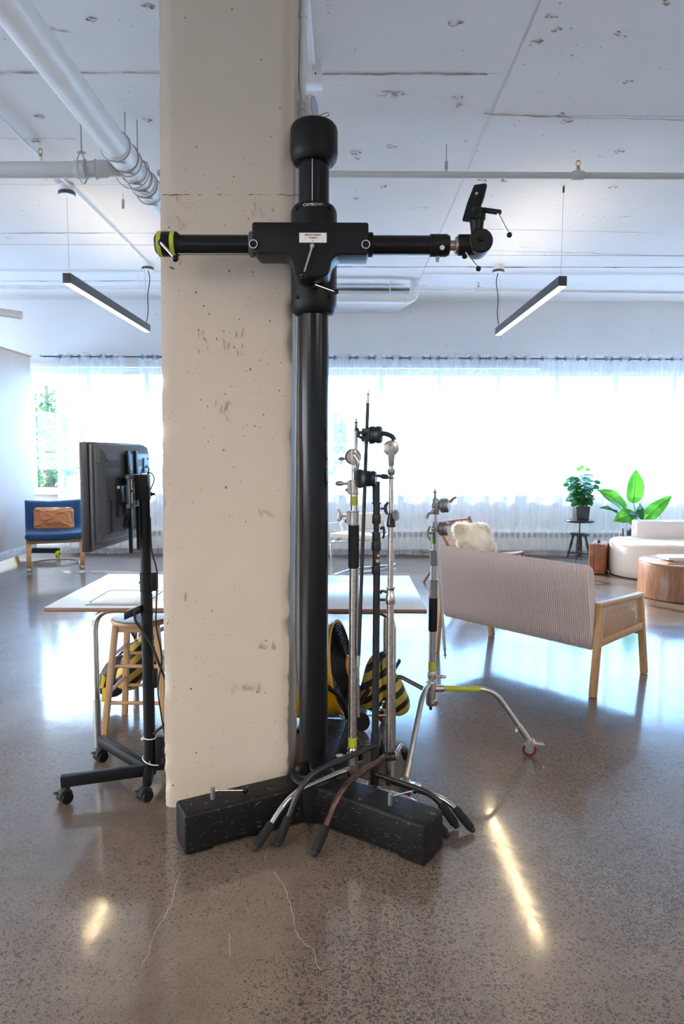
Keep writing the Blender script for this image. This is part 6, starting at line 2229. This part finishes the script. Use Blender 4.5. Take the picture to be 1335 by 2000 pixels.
# ================================================================ black turned piano stool, pot and plants
sx, sy = 3.455, 9.98
BS = thing('adjustable_stool', 'black adjustable stool with turned legs and claw feet holding a plant', 'stool', (sx, sy, 0))
MB().lathe([(.19, 0), (.204, .008), (.206, .022), (.198, .034), (.18, .037)], (sx, sy, .585), n=40).build('seat', M_darkwood, BS)
MB().cyl((sx, sy, .42), (sx, sy, .59), .0095, n=12).lathe([(.012, 0), (.04, .012)], (sx, sy, .574), n=14).build('screw_rod', M_darkwood, BS)
MB().lathe([(.12, 0), (.134, .008), (.134, .026), (.12, .034)], (sx, sy, .388), n=32).build('lower_disc', M_darkwood, BS)
for k in range(4):
    a = PI / 4 + PI / 2 * k + .25
    u_ = Vector((math.cos(a), math.sin(a), 0))
    top, bot = Vector((sx, sy, .39)) + u_ * .085, Vector((sx, sy, .03)) + u_ * .165
    d = top - bot
    L_ = d.length
    pr = [(.009, 0), (.011, .05), (.016, .09), (.011, .11), (.020, .125), (.013, .14), (.019, .19), (.022, .23), (.014, .29), (.020, .305), (.014, .32), (.024, L_)]
    lg_ = MB().lathe(pr, bot, d, 14).build('turned_leg', M_darkwood, BS)
    MB().sphere(bot - V(0, 0, .010), .018, 12).build('glass_ball_foot', M_castgrey, lg_)
    MB().tube([bot + V(0, 0, .03), bot + u_ * .02 + V(0, 0, .01), bot + u_ * .015 - V(0, 0, .015)], .006, 8).build('claw', M_darkwood, lg_)
    m_ = bot.lerp(top, .26)
    MB().tube([m_, m_.lerp(Vector((sx, sy, m_.z)), .5) + V(0, 0, -.006), Vector((sx, sy, m_.z - .002))], [.008, .013, .010], 8).build('stretcher', M_darkwood, BS)
MB().lathe([(.002, -.05), (.014, -.02), (.024, 0), (.024, .02), (.01, .03)], (sx, sy, .115), n=14).build('stretcher_boss', M_darkwood, BS)
MB().lathe([(.012, 0), (.022, .04), (.028, .10), (.018, .15), (.026, .17), (.034, .22)], (sx, sy, .16), n=16).build('centre_post', M_darkwood, BS)

PL = thing('potted_plant', 'bushy green plant in a square charcoal pot on the black stool', 'plant', (sx, sy, .622))
MB().prism([(-.088, 0), (.088, 0), (.102, .195), (-.102, .195)], (sx + .01, sy, .623), (1, 0, 0), (0, 0, 1), .19).build('pot', M_planter, PL, bevel=.004)
MB().box((sx + .01, sy, .81), (.17, .16, .02)).build('soil', M_bark, PL)


def lobed_leaf(mb, p, d, up, L_, w, notch=True):
    d = Vector(d).normalized()
    s_ = d.cross(Vector(up)).normalized()
    n_ = s_.cross(d).normalized()
    prof_ = [(0, 0), (.12, .32), (.28, .50), (.36, .34), (.48, .50), (.58, .32), (.72, .40), (.86, .18), (1, 0)] if notch else [(0, 0), (.15, .3), (.4, .5), (.7, .38), (1, 0)]
    mid = [p + d * L_ * t - n_ * (.18 * L_ * t * t) for t, _ in prof_]
    vs, fs = [], []
    for (t, ww), m_ in zip(prof_, mid):
        vs += [m_ + s_ * w * ww + n_ * .06 * w, m_, m_ - s_ * w * ww + n_ * .06 * w]
    for i in range(len(prof_) - 1):
        a = i * 3
        fs += [(a, a + 1, a + 4, a + 3), (a + 1, a + 2, a + 5, a + 4)]
    mb.add(vs, fs)


rr = random.Random(12)
stems = []
for k in range(5):
    a = rr.uniform(0, 6.28)
    top = Vector((sx + .01 + .07 * math.cos(a), sy + .05 * math.sin(a), rr.uniform(1.08, 1.30)))
    base = Vector((sx + .01 + .03 * math.cos(a), sy + .02 * math.sin(a), .815))
    pts = smooth([base, base.lerp(top, .5) + V(rr.uniform(-.03, .03), 0, 0), top], 6)
    MB().tube(pts, [.006, .0035], 6).build('stem', M_stem, PL)
    stems.append(pts)
k = 0
for pts in stems:
    for i in range(2, len(pts)):
        for j in range(3):
            p = pts[i]
            a = rr.uniform(0, 6.28)
            reach = rr.uniform(.04, .11)
            q = p + Vector((math.cos(a) * reach, math.sin(a) * reach * .7, rr.uniform(-.01, .05)))
            mb = MB()
            mb.tube([p, q], .0016, 4)
            lobed_leaf(mb, q, (math.cos(a), math.sin(a) * .7, rr.uniform(-.5, .25)), (0, -.4, 1), rr.uniform(.08, .13), rr.uniform(.06, .09))
            mb.build('leaf', M_leafdark if rr.random() < .8 else M_leafbig, PL, ang=80)
for (x, z, dx, dz, L_) in ((-.035, 1.36, -1, .1, .08), (.0, 1.375, -.7, .5, .075), (.03, 1.36, .9, -.1, .07), (-.08, .95, -.4, -.9, .15), (-.03, .94, -.1, -1, .14), (.08, .95, .4, -.9, .14), (.02, .96, .1, -1, .13), (-.20, 1.14, -1, -.1, .1), (-.15, 1.10, -1, -.35, .09), (.15, 1.12, 1, -.4, .1), (.17, 1.18, 1, -.2, .09), (-.12, 1.22, -1, .05, .1)):
    mb = MB()
    p = Vector((sx + .01 + x, sy - .04, z))
    mb.tube([Vector((sx + .01 + x * .3, sy, z - .03)), p], .0016, 4)
    lobed_leaf(mb, p, (dx, -.35, dz), (0, -1, .3), L_, L_ * .8)
    mb.build('leaf', M_leafbig if z > 1.35 else M_leafdark, PL, ang=80)

BP = thing('large_leaf_plant', 'plant with a few huge bright green leaves in a dark pot behind the sofa', 'plant', (4.22, 9.78, 0))
MB().lathe([(.10, 0), (.115, .01), (.135, .495), (.130, .505), (.120, .500)], (4.22, 9.80, .002), n=32).build('pot', M_planter, BP)
MB().cyl((4.22, 9.80, .45), (4.22, 9.80, .475), .12, n=24).build('soil', M_bark, BP)


def big_leaf(base, tip, w, face, m, curl=.05, stem=None, wav=.012):
    base, tip = Vector(base), Vector(tip)
    w *= 1.22
    d = tip - base
    L_ = d.length
    d.normalize()
    f = Vector(face)
    f = (f - d * f.dot(d)).normalized()
    s_ = d.cross(f).normalized()
    nu, nv = 13, 22

    def P(u, v):
        t = v
        ww = w * (math.sin(PI * t ** .72) ** .75 if 0 < t < 1 else 0)
        if t > .82:
            ww = w * ((1 - t) / .18) ** .8 * (math.sin(PI * .82 ** .72) ** .75)
        x = (u - .5) * 2
        rib = abs(math.sin(t * 26 - abs(x) * 5.0)) * .004
        return base + d * L_ * t + s_ * ww * x * .5 + f * (-curl * 4 * (t - .5) ** 2 + .025 * abs(x) * (1 if ww else 0) + rib + wav * math.sin(t * 9 + x * 2) * abs(x))
    lf = MB().grid(P, nu, nv).build('leaf', m, BP, ang=180)
    MB().tube([P(.5, i / 10) + f * .002 for i in range(11)], [.006, .0015], 6).build('midrib', M_stem, lf)
    if stem:
        MB().tube(smooth([Vector(stem), Vector(stem).lerp(base, .6) + V(0, 0, .03), base], 6), [.008, .005], 7).build('leaf_stem', M_stem, BP)


sb_ = (4.22, 9.80, .47)
big_leaf((4.149, 9.78, 0.872), (4.132, 9.72, 1.365), .215, (0, -1, .1), M_leafbig, .03, sb_)
big_leaf((4.071, 9.78, 0.798), (3.605, 9.7, 1.087), .20, (.15, -.8, .55), M_leafbig, .05, sb_)
big_leaf((4.284, 9.78, 0.621), (4.647, 9.7, 1.004), .165, (-.2, -.85, .4), M_leafbig, .05, sb_, .02)
big_leaf((4.181, 9.74, 0.735), (3.795, 9.55, 0.657), .20, (.1, -.75, .6), M_leafbig, .05, sb_)
big_leaf((3.974, 9.9, 0.735), (3.73, 9.95, 0.804), .07, (.1, -.5, .9), M_leafdark, .02, sb_)
big_leaf((4.166, 9.7, 0.702), (4.332, 9.95, 0.874), .13, (.5, -.8, .2), M_leafdark, .03, sb_)
big_leaf((4.116, 9.78, 0.783), (4.218, 9.6, 0.668), .17, (0, -.5, .8), M_leafdark, .04, sb_)
big_leaf((4.122, 9.68, 0.675), (4.088, 9.62, 0.549), .13, (0, -.9, .4), M_leafbig, .02, sb_)
lg5 = MB().cyl((4.066, 9.9, 0.323), (4.058, 9.9, 0.503), .012, n=10)
tag(lg5.build('wooden_post', M_teak), 'thin brown wooden post end showing between the suitcase and the dark pot', 'post')
